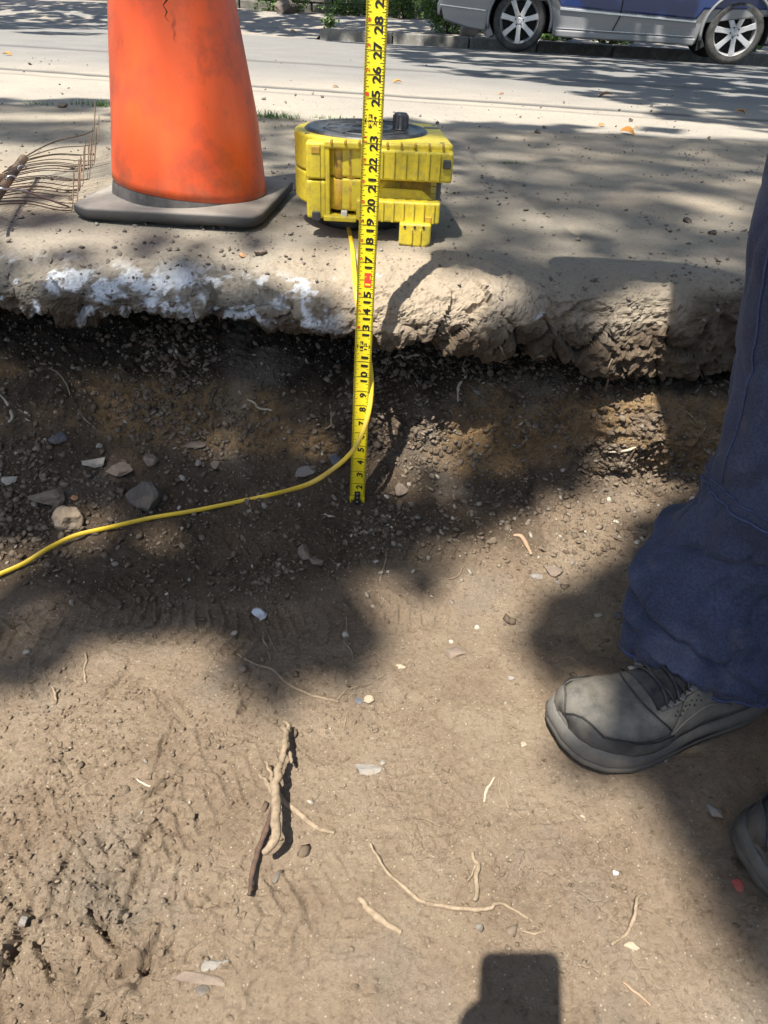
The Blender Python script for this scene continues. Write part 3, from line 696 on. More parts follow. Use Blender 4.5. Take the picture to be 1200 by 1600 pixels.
b = MB(); b.prism(outline(.130, .148, -.128, .126), .083, ZT); b.build('upper_shell', YEL, reel, bevel=.005, seg=3)
b = MB(); b.prism(outline(.130, .095, -.07, .120), .020, .0815); b.build('lower_shell', YEL, reel, bevel=.005, seg=3)
b = MB(); b.prism([(p[0]*.86, p[1]*.86) for p in outline(.118, .095, -.07, .10)], .0, .021); b.build('base_ring', AMB, reel, bevel=.006)
b = MB(); b.lathe([(.0, -.034), (.085, -.034), (.095, -.02), (.095, .0)], 48, (-.02, .01, 0)); b.build('underside', BLK, reel, smooth=True)
# black disc lid with moulded ribs, and the crank knob
b = MB(); b.lathe([(0, ZT+.0025), (.04, ZT+.003), (.044, ZT+.006), (.050, ZT+.006), (.054, ZT+.003), (.100, ZT+.0022), (.105, ZT+.005), (.112, ZT+.005), (.1165, ZT+.001), (.1175, ZT-.002)], 72, (-.012, .002, 0))
b.build('disc_lid', BLK, reel, smooth=True)
for k_ in range(8):
    a = k_*math.pi/4+.3; b = MB(); b.box((-.012+.07*math.cos(a), .002+.07*math.sin(a), ZT+.0035), (.028, .004, .003), Matrix.Rotation(a, 3, 'Z')); b.build('lid_rib', BLK, reel, bevel=.001)
b = MB(); b.lathe([(0, ZT+.034), (.011, ZT+.034), (.0132, ZT+.031), (.0135, ZT+.006), (.016, ZT+.004)], 24, (.0525, .005, 0)); b.build('crank_knob', BLK, reel, smooth=True)
for k_ in range(10):
    a = k_*2*math.pi/10; b = MB(); b.box((.0525+.0135*math.cos(a), .005+.0135*math.sin(a), ZT+.018), (.003, .003, .024), Matrix.Rotation(a, 3, 'Z')); b.build('knob_ridge', BLK, reel, bevel=.0008)
for x_, y_ in ((.128, -.108), (.118, .095), (-.115, -.075), (.04, .113)):
    b = MB(); b.lathe([(0, ZT+.0004), (.0042, ZT+.0004), (.005, ZT-.001)], 14, (x_, y_, 0)); b.build('screw_hole', BLK, reel)
b = MB(); b.prism([(.098, .055), (.128, .055), (.128, .075), (.098, .075)], ZT, ZT+.0008); b.build('lid_latch', BLK, reel, bevel=.0004)
for r_ in (.028, .075):
    b = MB(); b.lathe([(r_, ZT+.003), (r_+.001, ZT+.0046), (r_+.004, ZT+.0046), (r_+.005, ZT+.003)], 60, (-.012, .002, 0)); b.build('lid_ring', BLK, reel, smooth=True)
# front left pillar in two halves with rubber block
yf = -.132
b = MB(); b.box((-.094, yf+.012, .112), (.036, .034, .066)); b.build('pillar_upper', YEL, reel, bevel=.005, seg=3)
b = MB(); b.box((-.094, yf+.012, .041), (.036, .034, .072)); b.build('pillar_lower', YEL, reel, bevel=.005, seg=3)
b = MB(); b.box((-.094, yf-.0055, .112), (.017, .004, .060)); b.build('pillar_strip', YEL, reel, bevel=.0015)
b = MB(); b.box((-.094, yf-.0055, .045), (.017, .004, .062)); b.build('pillar_strip', YEL, reel, bevel=.0015)
b = MB(); b.box((-.094, yf-.008, .011), (.015, .008, .017)); b.build('rubber_block', BLK, reel, bevel=.002)
b = MB(); b.box((-.094, yf-.0075, .132), (.015, .003, .012)); b.build('pillar_window', AMB, reel, bevel=.001)
# recess with amber roller columns
b = MB(); b.box((-.055, yf+.045, .074), (.055, .04, .13)); b.build('recess', mat_plain('recess_dark', (.03, .025, .015), .8), reel)
b = MB(); b.box((-.0735, yf+.012, .074), (.008, .03, .136)); b.build('guide_wall', YEL, reel, bevel=.002)
for x_, r_ in ((-.053, .0105), (-.031, .0115)):
    for z0, z1 in ((.022, .079), (.081, .136)):
        b = MB(); b.lathe([(r_-.002, z0), (r_, z0+.003), (r_, z1-.003), (r_-.002, z1)], 20, (x_, yf+.014, 0)); b.build('guide_roller', AMB, reel, smooth=True)
b = MB(); b.box((-.05, yf+.004, .008), (.060, .034, .010)); b.build('recess_floor', YEL, reel, bevel=.002)
b = MB(); b.box((-.043, yf-.002, .017), (.011, .012, .010)); b.build('white_pad', mat_plain('white_pad', (.6, .57, .5), .6), reel, bevel=.001)
b = MB(); b.box((.0, yf+.006, .142), (.16, .022, .014)); b.build('top_rail', YEL, reel, bevel=.004, seg=3)
# upper grip band with ribs
b = MB(); b.box((.070, yf+.006, .112), (.158, .034, .055)); b.build('upper_grip', YEL, reel, bevel=.005, seg=3)
for k_ in range(7):
    b = MB(); b.box((.002+k_*.0205, yf-.0125, .112), (.0075 if k_ < 6 else .004, .006, .050)); b.build('grip_rib', YEL, reel, bevel=.0018)
for k_ in range(9):
    b = MB(); b.box((-.066+k_*.0245, yf-.002, .1478), (.004, .02, .0065)); b.build('top_rib', AMB, reel, bevel=.001)
b = MB(); b.box((.138, yf-.0125, .119), (.014, .008, .016)); b.build('rubber_block', BLK, reel, bevel=.002)
# hollow of the grip, inner shell and shelf
b = MB(); b.box((.045, yf+.062, .060), (.16, .05, .05)); b.build('inner_shell', AMB, reel, bevel=.003)
b = MB(); b.prism([(-.02, .030), (-.02, .068), (.098, .066), (.122, .045), (.122, .030)], yf+.006, yf+.016, 'Y'); b.build('shelf', YEL, reel, bevel=.002)
b = MB(); b.box((.056, yf-.002, .0285), (.152, .034, .040)); b.build('lower_grip', YEL, reel, bevel=.004, seg=3)
for k_ in range(8):
    b = MB(); b.box((-.009+k_*.0185, yf-.020, .0285), (.0045, .006, .038)); b.build('grip_rib', YEL, reel, bevel=.0014)
b = MB(); b.box((.112, yf-.021, .017), (.012, .004, .012)); b.build('amber_block', AMB, reel, bevel=.001)
b = MB(); b.prism([(.060, -.030), (.106, -.034), (.118, -.026), (.118, .012), (.060, .012)], yf-.034, yf-.004, 'Y'); b.build('foot', YEL, reel, bevel=.004, seg=3)
for x_ in (.070, .088, .104):
    b = MB(); b.lathe([(0, yf-.0355), (.0024, yf-.0355), (.0024, yf-.033)], 12, (x_, 0, .006), 'Y'); b.build('screw_hole', BLK, reel)
for k_, x_ in enumerate((.083, .099)):
    b = MB(); b.box((x_, yf-.036, -.012), (.003, .005, .028)); b.build('foot_rib', YEL, reel, bevel=.001)
# labelled drum edge seen in the gap at the right
b = MB(); b.lathe([(.0165, .026), (.0165, .083)], 24, (.118, yf+.055, 0)); b.build('drum_edge', BLK, reel, smooth=True)
LBY = mat_plain('label_yellow', (.62, .52, .12), .6)
for k_ in range(4):
    b = MB(); b.box((.1195, yf+.0372, .034+.0135*k_), (.010, .0015, .011)); b.build('drum_label', LBY, reel)

# ------------------------------------------------------------------ yellow cable
CABM = mat_plain('cable_yellow', (.83, .56, .03), .38, var=.06, scale=10, dirt=(.5, .34, .08), dirtamt=.3, bump=.05, bdist=.0005, dscale=20)
def cpt(u, v, Y): return aty(u, v, Y)
cpts = [cpt(539, 322, 1.475), cpt(541, 338, 1.44), cpt(546, 362, 1.36), cpt(551, 392, 1.24), cpt(554, 430, 1.12), cpt(558, 470, 1.075), cpt(567, 520, 1.06), cpt(577, 562, 1.052),
        cpt(580.5, 600, 1.040), cpt(577, 640, 1.025), cpt(565, 680, 1.005), cpt(548, 708, .99), cpt(520, 733, .975), cpt(480, 757, .955)]
for u, v in ((420, 778), (360, 791), (300, 803), (235, 814), (170, 829), (120, 846), (78, 866), (40, 886), (0, 904), (-60, 930), (-140, 975), (-250, 1050)):
    h, n_ = hit(u, v); lift = .006 if u > 150 else (.012 if u > 60 else .008); cpts.append(h+Vector((0, 0, lift)))
for i_ in range(10, 16): pass
sp = smooth_poly(cpts, 8)
b = MB(); b.tube(sp, .0040, 10, .62); tag(b.build('yellow_cable', CABM, None, smooth=True), 'thin flat yellow cable running from the reel case down across the trench floor', 'cable')

# ------------------------------------------------------------------ measuring tape
A0 = atd(557.5, 793, 1.2745); A1 = atd(590, 0, .836); AX = (A1-A0).normalized(); INCH = (A1-A0).length/28.95
WX = Vector((1, 0, 0)); WX = (WX-AX*WX.dot(AX)).normalized(); NZ = WX.cross(AX).normalized()
if NZ.y > 0: NZ = -NZ           # towards the camera
TW = .0262
def tmap(a, bb, lift=0.0):
    # a: -0.5..0.5 across, bb: inches along
    sag = .0022*(1-(2*a)**2); return A0+WX*(a*TW)+AX*(bb*INCH)-NZ*(sag-lift)
def mat_tape():
    m, nt, p = new_mat('tape_yellow'); v = objcoords(nt)
    c = ramp(nt, noise_node(nt, v, 14, 5), [(.3, (.80, .62, .015)), (.7, (.86, .70, .03))])
    nt.links.new(c, p.inputs['Base Color']); p.inputs['Roughness'].default_value = .33; p.inputs['Coat Weight'].default_value = .2; return m
tape = empty('measuring_tape', A0); tag(tape, 'yellow steel measuring tape blade standing upright from the trench floor, inches facing', 'measuring tape')
def tape_part(vs, fs, name, mat, smooth=False):
    me = bpy.data.meshes.new(name); me.from_pydata([tuple(Vector(v)-A0) for v in vs], [], fs); return link_mesh(name, me, mat, tape, smooth)
MAXI = 34
vs = []; fs = []; na = 9; nb = 70
for j in range(nb+1):
    for i in range(na):
        a = i/(na-1)-.5; bb = .35+(MAXI-.35)*j/nb
        if j == 0: bb += (.25 if abs(a) < .3 else 0)
        vs.append(tmap(a, bb))
for j in range(nb):
    for i in range(na-1): fs.append((j*na+i, j*na+i+1, (j+1)*na+i+1, (j+1)*na+i))
bl = tape_part(vs, fs, 'blade', mat_tape(), True); m = bl.modifiers.new('thickness', 'SOLIDIFY'); m.thickness = .00035; m.offset = 0
INK = mat_plain('ink_black', (.012, .011, .01), .5, var=.05, bump=0); INKR = mat_plain('ink_red', (.62, .05, .03), .5, var=.05, bump=0)
LIFT = .0005
vs = []; fs = []; vr = []; fr = []
def mark(a0, a1, b0, b1, V=vs, Fc=fs):
    n = len(V); seg = 3
    for i in range(seg+1):
        a = a0+(a1-a0)*i/seg; V.append(tmap(a, b0, LIFT)); V.append(tmap(a, b1, LIFT))
    for i in range(seg): Fc.append((n+2*i, n+2*i+2, n+2*i+3, n+2*i+1))
for s16 in range(16, MAXI*16):
    h = s16/16; wdt = .028
    if s16 % 16 == 0: L = .5; 
    elif s16 % 8 == 0: L = .26
    elif s16 % 4 == 0: L = .2
    elif s16 % 2 == 0: L = .15
    else: L = .10
    if s16 % 16 == 0 and s16 % 192 != 0 and s16 != 256: mark(-.5, .5, h-.018, h+.018)
    else:
        mark(-.5, -.5+L, h-wdt/2, h+wdt/2); mark(.5-L, .5, h-wdt/2, h+wdt/2)
ticks = tape_part(vs, fs, 'tick_marks', INK); ticks['kind'] = 'stuff'
_gl = {}
def glyphs(s, off):
    k_ = (s, off)
    if k_ not in _gl:
        cu = bpy.data.curves.new('t', 'FONT'); cu.body = s; cu.size = 1; cu.offset = off; cu.resolution_u = 3; cu.align_x = 'CENTER'; cu.space_character = 1.12
        ob = bpy.data.objects.new('t', cu); COL.objects.link(ob); dg = bpy.context.evaluated_depsgraph_get(); me = ob.evaluated_get(dg).to_mesh()
        V = [v.co.copy() for v in me.vertices]; Fc = [tuple(p.vertices) for p in me.polygons]; ob.evaluated_get(dg).to_mesh_clear()
        bpy.data.objects.remove(ob); bpy.data.curves.remove(cu)
        ys = [v.y for v in V]; xs_ = [v.x for v in V]; cy = (min(ys)+max(ys))/2; cx = (min(xs_)+max(xs_))/2
        _gl[k_] = ([Vector((v.x-cx, v.y-cy, 0)) for v in V], Fc, max(xs_)-min(xs_), max(ys)-min(ys))
    return _gl[k_]
def print_text(s, a_c, b_c, height, length, mat, off=.035, name='numeral', extra=0):
    V, Fc, W_, H_ = glyphs(s, off)
    # text runs upward: glyph x -> along the blade, glyph y -> across (top of the glyph points left)
    out_ = [tmap(a_c-v.y/H_*height, b_c+v.x/W_*length, LIFT+.00015+extra) for v in V]
    return tape_part(out_, Fc, name, mat)
WHITEI = mat_plain('ink_yellow', (.8, .62, .02), .5, var=.02, bump=0)
for k_ in range(2, MAXI):
    if k_ in (12, 24):
        q = []; 
        qv = [tmap(a, bb, LIFT+.0001) for a, bb in ((-.20, k_-.30), (-.02, k_-.30), (-.02, k_+.30), (-.20, k_+.30))]; tape_part(qv, [(0, 1, 2, 3)], 'foot_box', INK)
        print_text(str(k_//12)+'F', -.11, k_, .15, .48, WHITEI, .03, extra=.0002); print_text(str(k_), .12, k_, .16, .46, INK, .02)
        for a_, s_ in ((-.30, -1), (.30, 1)):
            qv = [tmap(a_, k_-.16, LIFT), tmap(a_+s_*.11, k_, LIFT), tmap(a_, k_+.16, LIFT), tmap(a_, k_+.09, LIFT), tmap(a_+s_*.05, k_, LIFT), tmap(a_, k_-.09, LIFT)]
            tape_part(qv, [(0, 1, 4, 5), (1, 2, 3, 4)], 'diamond_mark', INK)
    elif k_ == 16 or k_ == 32:
        qv = [tmap(a, bb, LIFT+.0001) for a, bb in ((-.10, k_-.40), (.30, k_-.40), (.30, k_+.40), (-.10, k_+.40))]; tape_part(qv, [(0, 1, 2, 3)], 'stud_box', INKR)
        print_text(str(k_), .10, k_, .30, .62, WHITEI, .03, extra=.0002)
    elif k_ < 10: print_text(str(k_), .10, k_-.28 if k_ > 1 else k_, .42, .32, INK, .035)
    else: print_text(str(k_), .10, k_, .42, .70, INK, .035)
    if k_ > 12 and k_ not in (24, 16): print_text(str(k_ % 12), -.32, k_+.18, .17, .14 if k_ % 12 < 10 else .26, INKR, .01, 'foot_numeral')
qv = [tmap(a, bb, LIFT) for a, bb in ((-.34, 19.2), (-.29, 19.1), (-.24, 19.2), (-.29, 19.3))]; tape_part(qv, [(0, 1, 2, 3)], 'diamond_mark', INK)
qv = [tmap(a, bb, LIFT) for a, bb in ((-.1, 2.9), (.05, 2.86), (.05, 2.94))]; tape_part(qv, [(0, 1, 2)], 'arrow_mark', INKR)
HK = mat_plain('hook_black', (.02, .02, .022), .4, metal=.3, var=.3, dirt=(.15, .13, .11), dirtamt=.3)
b = MB(); R3 = Matrix((WX, AX, NZ)).transposed()
def tl(a, bb, zz): return WX*(a*TW)+AX*(bb*INCH)+NZ*zz
b.box(tl(0, .78, .0015), (.0095, 1.25*INCH, .0016), R3); o = b.build('hook_plate', HK, tape, bevel=.0006)
b = MB(); b.box(tl(0, .10, -.002), (.025, .0016, .010), R3); b.box(tl(0, -.12, -.006), (.006, .009, .0016), R3); b.build('hook_lip', HK, tape, bevel=.0004)
STL = mat_plain('steel', (.5, .5, .5), .35, metal=1)
for bb in (.55, .9, 1.2):
    b = MB(); b.box(tl(0, bb, .0027), (.0042, .0042, .0012), R3); b.build('rivet', STL, tape, bevel=.0014, seg=3)
# the tape's case, held above the frame
cs = A0+AX*((MAXI)*INCH+.034)
b = MB(); b.prism([(-.036, -.034), (.036, -.034), (.04, -.02), (.04, .02), (.022, .038), (-.022, .038), (-.04, .02), (-.04, -.02)], -.019, .019, 'Y')
case = b.build('tape_case', YEL, tape, bevel=.006, seg=3); case.location = cs-A0; case.rotation_euler = (0, 0, math.radians(90))

# ------------------------------------------------------------------ leaf rake
RKM = mat_plain('rake_wire', (.07, .058, .05), .5, metal=.7, var=.4, scale=60, dirt=(.2, .13, .08), dirtamt=.6)
RKC = mat_plain('rake_zinc', (.45, .45, .45), .35, metal=.9, var=.2)
c0 = atz(-16, 322, .045); c1 = atz(38, 246, .045); e0 = atz(112, 327, .008); e1 = atz(153, 236, .012)
rake = empty('leaf_rake', (c0+c1)/2); tag(rake, 'rusty spring wire leaf rake head lying beside the cone base', 'rake'); ro_ = (c0+c1)/2
NT_ = 22
for i in range(NT_):
    t = i/(NT_-1); s_ = c0.lerp(c1, t); e_ = e0.lerp(e1, t)+Vector((random.uniform(-.006, .006), random.uniform(-.004, .004), random.uniform(-.005, .009)))
    if i == NT_-1: e_ = atz(146, 204, .075)
    if i == NT_-2: e_ = e_+Vector((.006, .01, .02))
    if i == NT_-4: e_ = e_+Vector((-.012, .0, .012))
    if i == 0: e_ = atz(112, 329, .004)
    mid = s_.lerp(e_, .5)+Vector((0, 0, .007)); d_ = (e_-s_).normalized()
    tip = e_+d_*.012+Vector((.004, .012, .060+random.uniform(-.006, .006)))
    pts = smooth_poly([s_-d_*.05+Vector((0, 0, -.01)), s_, s_.lerp(e_, .25)+Vector((0, 0, .006)), mid, s_.lerp(e_, .8), e_], 3)+[e_+d_*.004+Vector((0, 0, .005)), tip]
    b = MB(); b.tube([p-ro_ for p in pts], .0010 if i < NT_-1 else .0014, 6); b.build('tine', RKM, rake, smooth=True)
b = MB(); dirn = (c1-c0); Lc = dirn.length; dirn.normalize(); s1 = dirn.cross(Vector((0, 0, 1))).normalized(); s2 = Vector((0, 0, 1))
hel = []
for k_ in range(34*8+1):
    t = k_/(34*8); a = k_/8*2*math.pi; hel.append(c0+dirn*(Lc*t)+s1*math.cos(a)*.007+s2*math.sin(a)*.007-ro_)
b.tube(hel, .0016, 5); b.build('coil_spring', RKM, rake, smooth=True)
b = MB(); b.tube([c0-dirn*.02-ro_, c1+dirn*.005-ro_], .003, 8); b.build('cross_bar', RKC, rake, smooth=True)
q0 = atz(0, 294, .07); q1 = atz(42, 300, .05)
b = MB(); b.tube([p-ro_ for p in smooth_poly([atz(-60, 280, .06), q0, q1, e0+Vector((-.004, 0, .004))], 5)], .0019, 7); b.build('brace_wire', RKC, rake, smooth=True)
for u, v in ((35, 264), (18, 280)):
    h = atz(u, v, .055); b = MB(); b.tube([h+Vector((.007*math.cos(a), .004*math.cos(a), .006*math.sin(a)))-ro_ for a in [k*.5 for k in range(8)]], .0018, 6); b.build('wire_clip', RKC, rake, smooth=True)
hm = (c0+c1)/2; b = MB(); b.tube([hm-ro_, hm-ro_+Vector((-.22, -.06, .015)), hm-ro_+Vector((-1.25, -.36, -.035))], [.008, .0125, .0125], 14)
b.build('handle', mat_wood('rake_handle', (.35, .24, .13), (.5, .36, .2)), rake, smooth=True)

# ------------------------------------------------------------------ stones that can be told apart
def stone_mesh(sx, sy, sz, ang, seed, cuts=7, sub=3):
    bm = bmesh.new(); bmesh.ops.create_icosphere(bm, subdivisions=sub, radius=1); rnd = random.Random(seed)
    pl = []
    for i in range(cuts):
        n_ = Vector((rnd.gauss(0, 1), rnd.gauss(0, 1), rnd.gauss(0, 1))).normalized(); pl.append((n_, rnd.uniform(.38, .72)))
    for v in bm.verts:
        p = v.co.copy()
        for n_, dd in pl:
            e = p.dot(n_)-dd
            if e > 0: p -= n_*e
        p *= 1+.14*mnoise.noise(p*2+Vector((seed, 0, 0)))+.09*mnoise.noise(p*6+Vector((0, seed, 0)))
        v.co = p
    xs_ = [v.co.x for v in bm.verts]; ys_ = [v.co.y for v in bm.verts]; zs_ = [v.co.z for v in bm.verts]
    for v in bm.verts:
        v.co = Vector(((v.co.x-min(xs_))/(max(xs_)-min(xs_))-.5, (v.co.y-min(ys_))/(max(ys_)-min(ys_))-.5, (v.co.z-min(zs_))/(max(zs_)-min(zs_))-.5))
        v.co = Vector((v.co.x*sx, v.co.y*sy, v.co.z*sz))
    me = bpy.data.meshes.new('stone'); bmesh.ops.rotate(bm, verts=bm.verts, cent=(0, 0, 0), matrix=Matrix.Rotation(ang, 3, 'Z')); bm.to_mesh(me); bm.free(); return me
STONES = [
 (110, 817, 46, 40, .8, 'tan', .2, 'rounded tan stone in a patch of sun just above the cable'),
 (77, 781, 56, 36, .6, 'brown', -.5, 'flat grey brown stone touching the upper left of the tan stone'),
 (228, 788, 58, 50, .8, 'dark', .3, 'large dark angular stone half buried above the middle of the cable'),
 (147, 725, 38, 20, .5, 'white', .4, 'pale pointed stone chip above the large dark stone'),
 (187, 737, 40, 24, .5, 'brown', -.5, 'flat dark brown stone right beside the pale pointed chip'),
 (15, 754, 26, 13, .6, 'white', .25, 'whitish oblong stone at the left end of the soil heap'),
 (116, 781, 12, 10, .7, 'orange', 0, 'small orange brick chip between the two largest stones at left'),
 (285, 750, 10, 14, .8, 'white', .4, 'small white pebble alone right of the dark angular stone'),
 (90, 687, 28, 20, .6, 'slate', .5, 'dark slate coloured stone high on the soil heap at left'),
 (303, 697, 40, 14, .5, 'brown', .15, 'flat stone sliver lying in the small sunny ochre patch'),
 (236, 722, 22, 20, .7, 'brown', .3, 'brown lump right of the flat dark brown stone'),
 (310, 726, 12, 14, .7, 'grey', 0, 'small grey stone under the ochre patch'),
 (337, 731, 18, 18, .7, 'brown', 0, 'dark stone just right of the small grey one under the ochre patch'),
 (480, 741, 24, 32, .6, 'grey', -.5, 'pale grey knobbly stone above the cable left of the tape'),
 (526, 724, 22, 26, .6, 'slate', .3, 'blue grey stone between the cable and the tape'),
 (475, 864, 20, 32, .7, 'brown', .1, 'upright brown block shaped stone below the bend of the cable'),
 (494, 880, 20, 20, .7, 'brown', .6, 'rounder brown stone touching the block shaped one'),
 (405, 961, 24, 26, .5, 'blue', .2, 'bluish white chalky lump in the shaded middle of the floor'),
 (626, 1042, 16, 11, .5, 'cream', .1, 'small cream stone chip left of the flat brown clod'),
 (710, 1021, 34, 26, .35, 'brown', -.2, 'flat brown clod lying in the sunny middle of the floor'),
 (576, 1095, 17, 17, .6, 'cream', .2, 'cream pebble at the right tip of the long thin root'),
 (561, 1096, 13, 13, .5, 'slate', .2, 'bluish dark pebble touching the cream pebble'),
 (380, 1044, 14, 17, .6, 'brown', 0, 'dark square pebble at the left tip of the long thin root'),
 (1115, 1271, 22, 30, .7, 'grey', .5, 'pale grey curved stone on shaded dirt between the two boots'),
 (988, 1479, 27, 14, .5, 'cream', -.15, 'cream oblong stone near the lower right hooked rootlet'),
 (1186, 1064, 54, 40, .7, 'grey', -.4, 'rough pale rock just behind the heel of the boot'),
 (838, 902, 20, 14, .6, 'grey', .2, 'grey stone at the left of the small group right of centre'),
 (866, 896, 30, 18, .5, 'brown', 0, 'brown stone in the small group right of centre'),
 (872, 910, 12, 8, .6, 'grey', 0, 'tiny grey chip below the brown stone of the small group'),
 (1076, 838, 16, 16, .7, 'grey', 0, 'pale grey stone touching the front fold of the trousers'),
 (1025, 847, 15, 13, .7, 'grey', .4, 'grey angular stone in the gravel left of the trousers'),
 (1035, 824, 22, 18, .7, 'brown', .4, 'brown stone at the top of the gravel left of the trousers'),
 (934, 963, 14, 8, .6, 'white', 0, 'pale chip on shaded dirt left of the trouser hem'),
 (966, 962, 12, 14, .6, 'slate', .3, 'bluish dark chip touching the trouser leg above the boot'),
 (1080, 782, 13, 10, .6, 'white', .2, 'white chip in the sun at the foot of the right wall'),
 (628, 768, 22, 22, .6, 'brown', 0, 'brown lump right of the hook of the tape'),
 (310, 1530, 88, 18, .25, 'brown', -.12, 'long flat brown shard sunk in the floor at bottom left'),
 (316, 1548, 22, 20, .4, 'dark', 0, 'dark round pebble under the long flat shard'),
 (332, 1509, 52, 24, .22, 'grey', .1, 'flat grey shard sunk in the floor above the long brown one'),
 (575, 1203, 44, 22, .12, 'grey', 0, 'flat pale stone face flush with the sunny floor'),
 (598, 1193, 9, 9, .7, 'grey', 0, 'tiny grey pebble at the corner of the flush stone'),
 (36, 1440, 14, 16, .7, 'grey', 0, 'grey pebble near the left edge of the floor'),
 (1153, 1384, 20, 24, .3, 'red', -.7, 'crumbly red chip beside the boot at the right edge'),
 (408, 397, 20, 11, .6, 'dark', 0, 'dark crumbly lump on the pavement in front of the cone base'),
 (379, 401, 12, 8, .6, 'orange', 0, 'reddish chip left of the dark lump before the cone base'),
 (1073, 347, 13, 9, .7, 'black', 0, 'black asphalt crumb in the middle right of the pavement'),
 (1112, 366, 12, 8, .7, 'black', 0, 'black asphalt crumb right of and nearer than its twin'),
 (840, 208, 10, 8, .7, 'black', 0, 'black crumb on the joint between pavement and road'),
 (985, 190, 9, 7, .7, 'black', 0, 'black crumb on the road just behind the orange leaves'),
 (98, 168, 14, 9, .6, 'dark', 0, 'dark crumb at the road edge left of the cone'),
 (705, 1003, 8, 7, .6, 'white', 0, 'tiny white pebble above the flat brown clod'),
 (745, 980, 8, 8, .6, 'white', 0, 'tiny white pebble high in the sunny strip of floor'),
 (799, 1060, 11, 8, .6, 'grey', 0, 'small grey pebble left of the boot toe'),
 (962, 1364, 9, 11, .5, 'blue', 0, 'small bluish pebble below the boot in the sun'),
 (910, 1277, 7, 7, .6, 'cream', 0, 'tiny cream pebble below the toe of the boot'),
 (819, 1164, 11, 13, .5, 'cream', 0, 'cream pebble left of the boot sole'),
]
for i, (u, v, wpx, hpx, fl, kind, ang, lab) in enumerate(STONES):
    h, n_ = hit(u, v); dep = (h-CAMP).dot(Vector((0, math.cos(TH), -math.sin(TH)))); s = dep/F
    cosv = abs((h-CAMP).normalized().z); sx = wpx*s; sy = hpx*s/max(.45, cosv+.25) if v > 500 else hpx*s*1.6; sz = min(sx, sy)*fl
    if lab.startswith(('long flat', 'flat grey shard', 'flat pale stone')): sz = .008
    me = stone_mesh(sx, sy, sz, ang, i*3+1, 8, 3)
    o = link_mesh('stone', me, ST[kind]); o.location = h+Vector((0, 0, sz*(.28 if fl > .3 else -.1)))
    if fl <= .3 and kind != 'red': o.location.z = h.z-.0005
    tag(o, lab, 'stone')

# ------------------------------------------------------------------ roots and twigs
def root(lab, px, rpx, mat, lift=0.0, branches=(), liftf=None, name='root', k=7, jag=.0012):
    o_pts = []
    def pts3(px, lift, liftf=None, r=1):
        out_ = []
        for i, (u, v) in enumerate(px):
            h, n_ = hit(u, v); lf = liftf[i] if liftf else lift; out_.append(h+n_*(r*.6+lf*0)+Vector((0, 0, lf)) if lf == 0 else aty(u, v, h.y-.0)+Vector((0, 0, r*.6)))
            if lf: # keep its place in the picture while standing clear of the floor
                rr_ = ray(u, v); t_ = (h.z+lf-CZ)/rr_.z; out_[-1] = CAMP+rr_*t_
        return out_
    h, n_ = hit(*px[0]); s = (h-CAMP).length/F*.9; r = rpx*s/2
    def jagged(P):
        return [p+Vector((mnoise.noise(p*150), mnoise.noise(p*150+Vector((9, 0, 0))), mnoise.noise(p*150+Vector((0, 9, 0)))*.4))*jag for p in P]
    P_ = jagged(smooth_poly(pts3(px, lift, liftf, r), k)); n = len(P_)
    org = P_[0].copy(); e = empty(name, org) if branches else None
    b = MB(); b.tube([p-org for p in P_], [r*(.35+.65*math.sin(math.pi*min(.5, .12+.6*i/n) if i < n/2 else math.pi*min(.5, .1+.8*(1-i/n))))*(1+.30*mnoise.noise(p*110)+.16*mnoise.noise(p*330)) for i, p in enumerate(P_)], 8, .9)
    if not branches:
        o = b.build(name, mat, None, smooth=True); o.location = org; return tag(o, lab, 'root' if name == 'root' else 'twig')
    b.build('stem', mat, e, smooth=True)
    for bp, br in branches:
        Q_ = jagged(smooth_poly(pts3(bp, lift if len(bp) else 0, None, br*s/2), k)); m_ = len(Q_)
        b = MB(); b.tube([p-org for p in Q_], [br*s/2*(1-.75*i/m_) for i in range(m_)], 6); b.build('side_root', mat, e, smooth=True)
    return tag(e, lab, 'root')
root('long thin pale root curving across the middle of the floor, forked at right', [(370, 1022), (400, 1040), (425, 1047), (450, 1070), (490, 1088), (530, 1097)], 5.5, ROOTM,
     branches=[([(527, 1094), (545, 1077), (575, 1070), (603, 1054)], 3), ([(545, 1092), (556, 1080), (572, 1076)], 2), ([(455, 1073), (445, 1080), (440, 1092)], 2), ([(480, 1084), (478, 1072)], 2)])
root('thick pale root standing clear of the floor, casting a long dark shadow', [(443, 1132), (447, 1160), (438, 1190), (431, 1225), (430, 1265), (431, 1300), (427, 1320), (412, 1332)], 14, ROOTM, liftf=[.012, .03, .034, .034, .036, .038, .036, .032],
     branches=[([(428, 1238), (415, 1222), (404, 1206)], 11), ([(428, 1228), (421, 1205), (415, 1188)], 9), ([(441, 1165), (452, 1178), (455, 1192)], 13), ([(447, 1150), (450, 1136), (444, 1126)], 12)], lift=.02, jag=.003)
root('dark reddish bark stick running down from the thick pale root', [(425, 1262), (417, 1292), (405, 1325), (396, 1355), (389, 1398)], 9, ROOTD, lift=.010, name='twig')
root('tan stick slanting right from behind the thick pale root', [(434, 1236), (446, 1254), (464, 1268), (490, 1290), (523, 1302)], 10, ROOTM, lift=.002, name='twig')
root('long wavy pale root across the lower middle of the floor', [(577, 1317), (590, 1340), (605, 1362), (622, 1377), (650, 1402), (670, 1412), (700, 1416), (735, 1421), (766, 1420), (774, 1412), (792, 1415), (832, 1439)], 6.5, ROOTM, liftf=[.009, .009, .008, .005, .004, .004, .004, .004, .004, .004, .001, .001],
     branches=[([(735, 1420), (728, 1414), (718, 1405)], 3), ([(738, 1420), (742, 1428)], 3)])
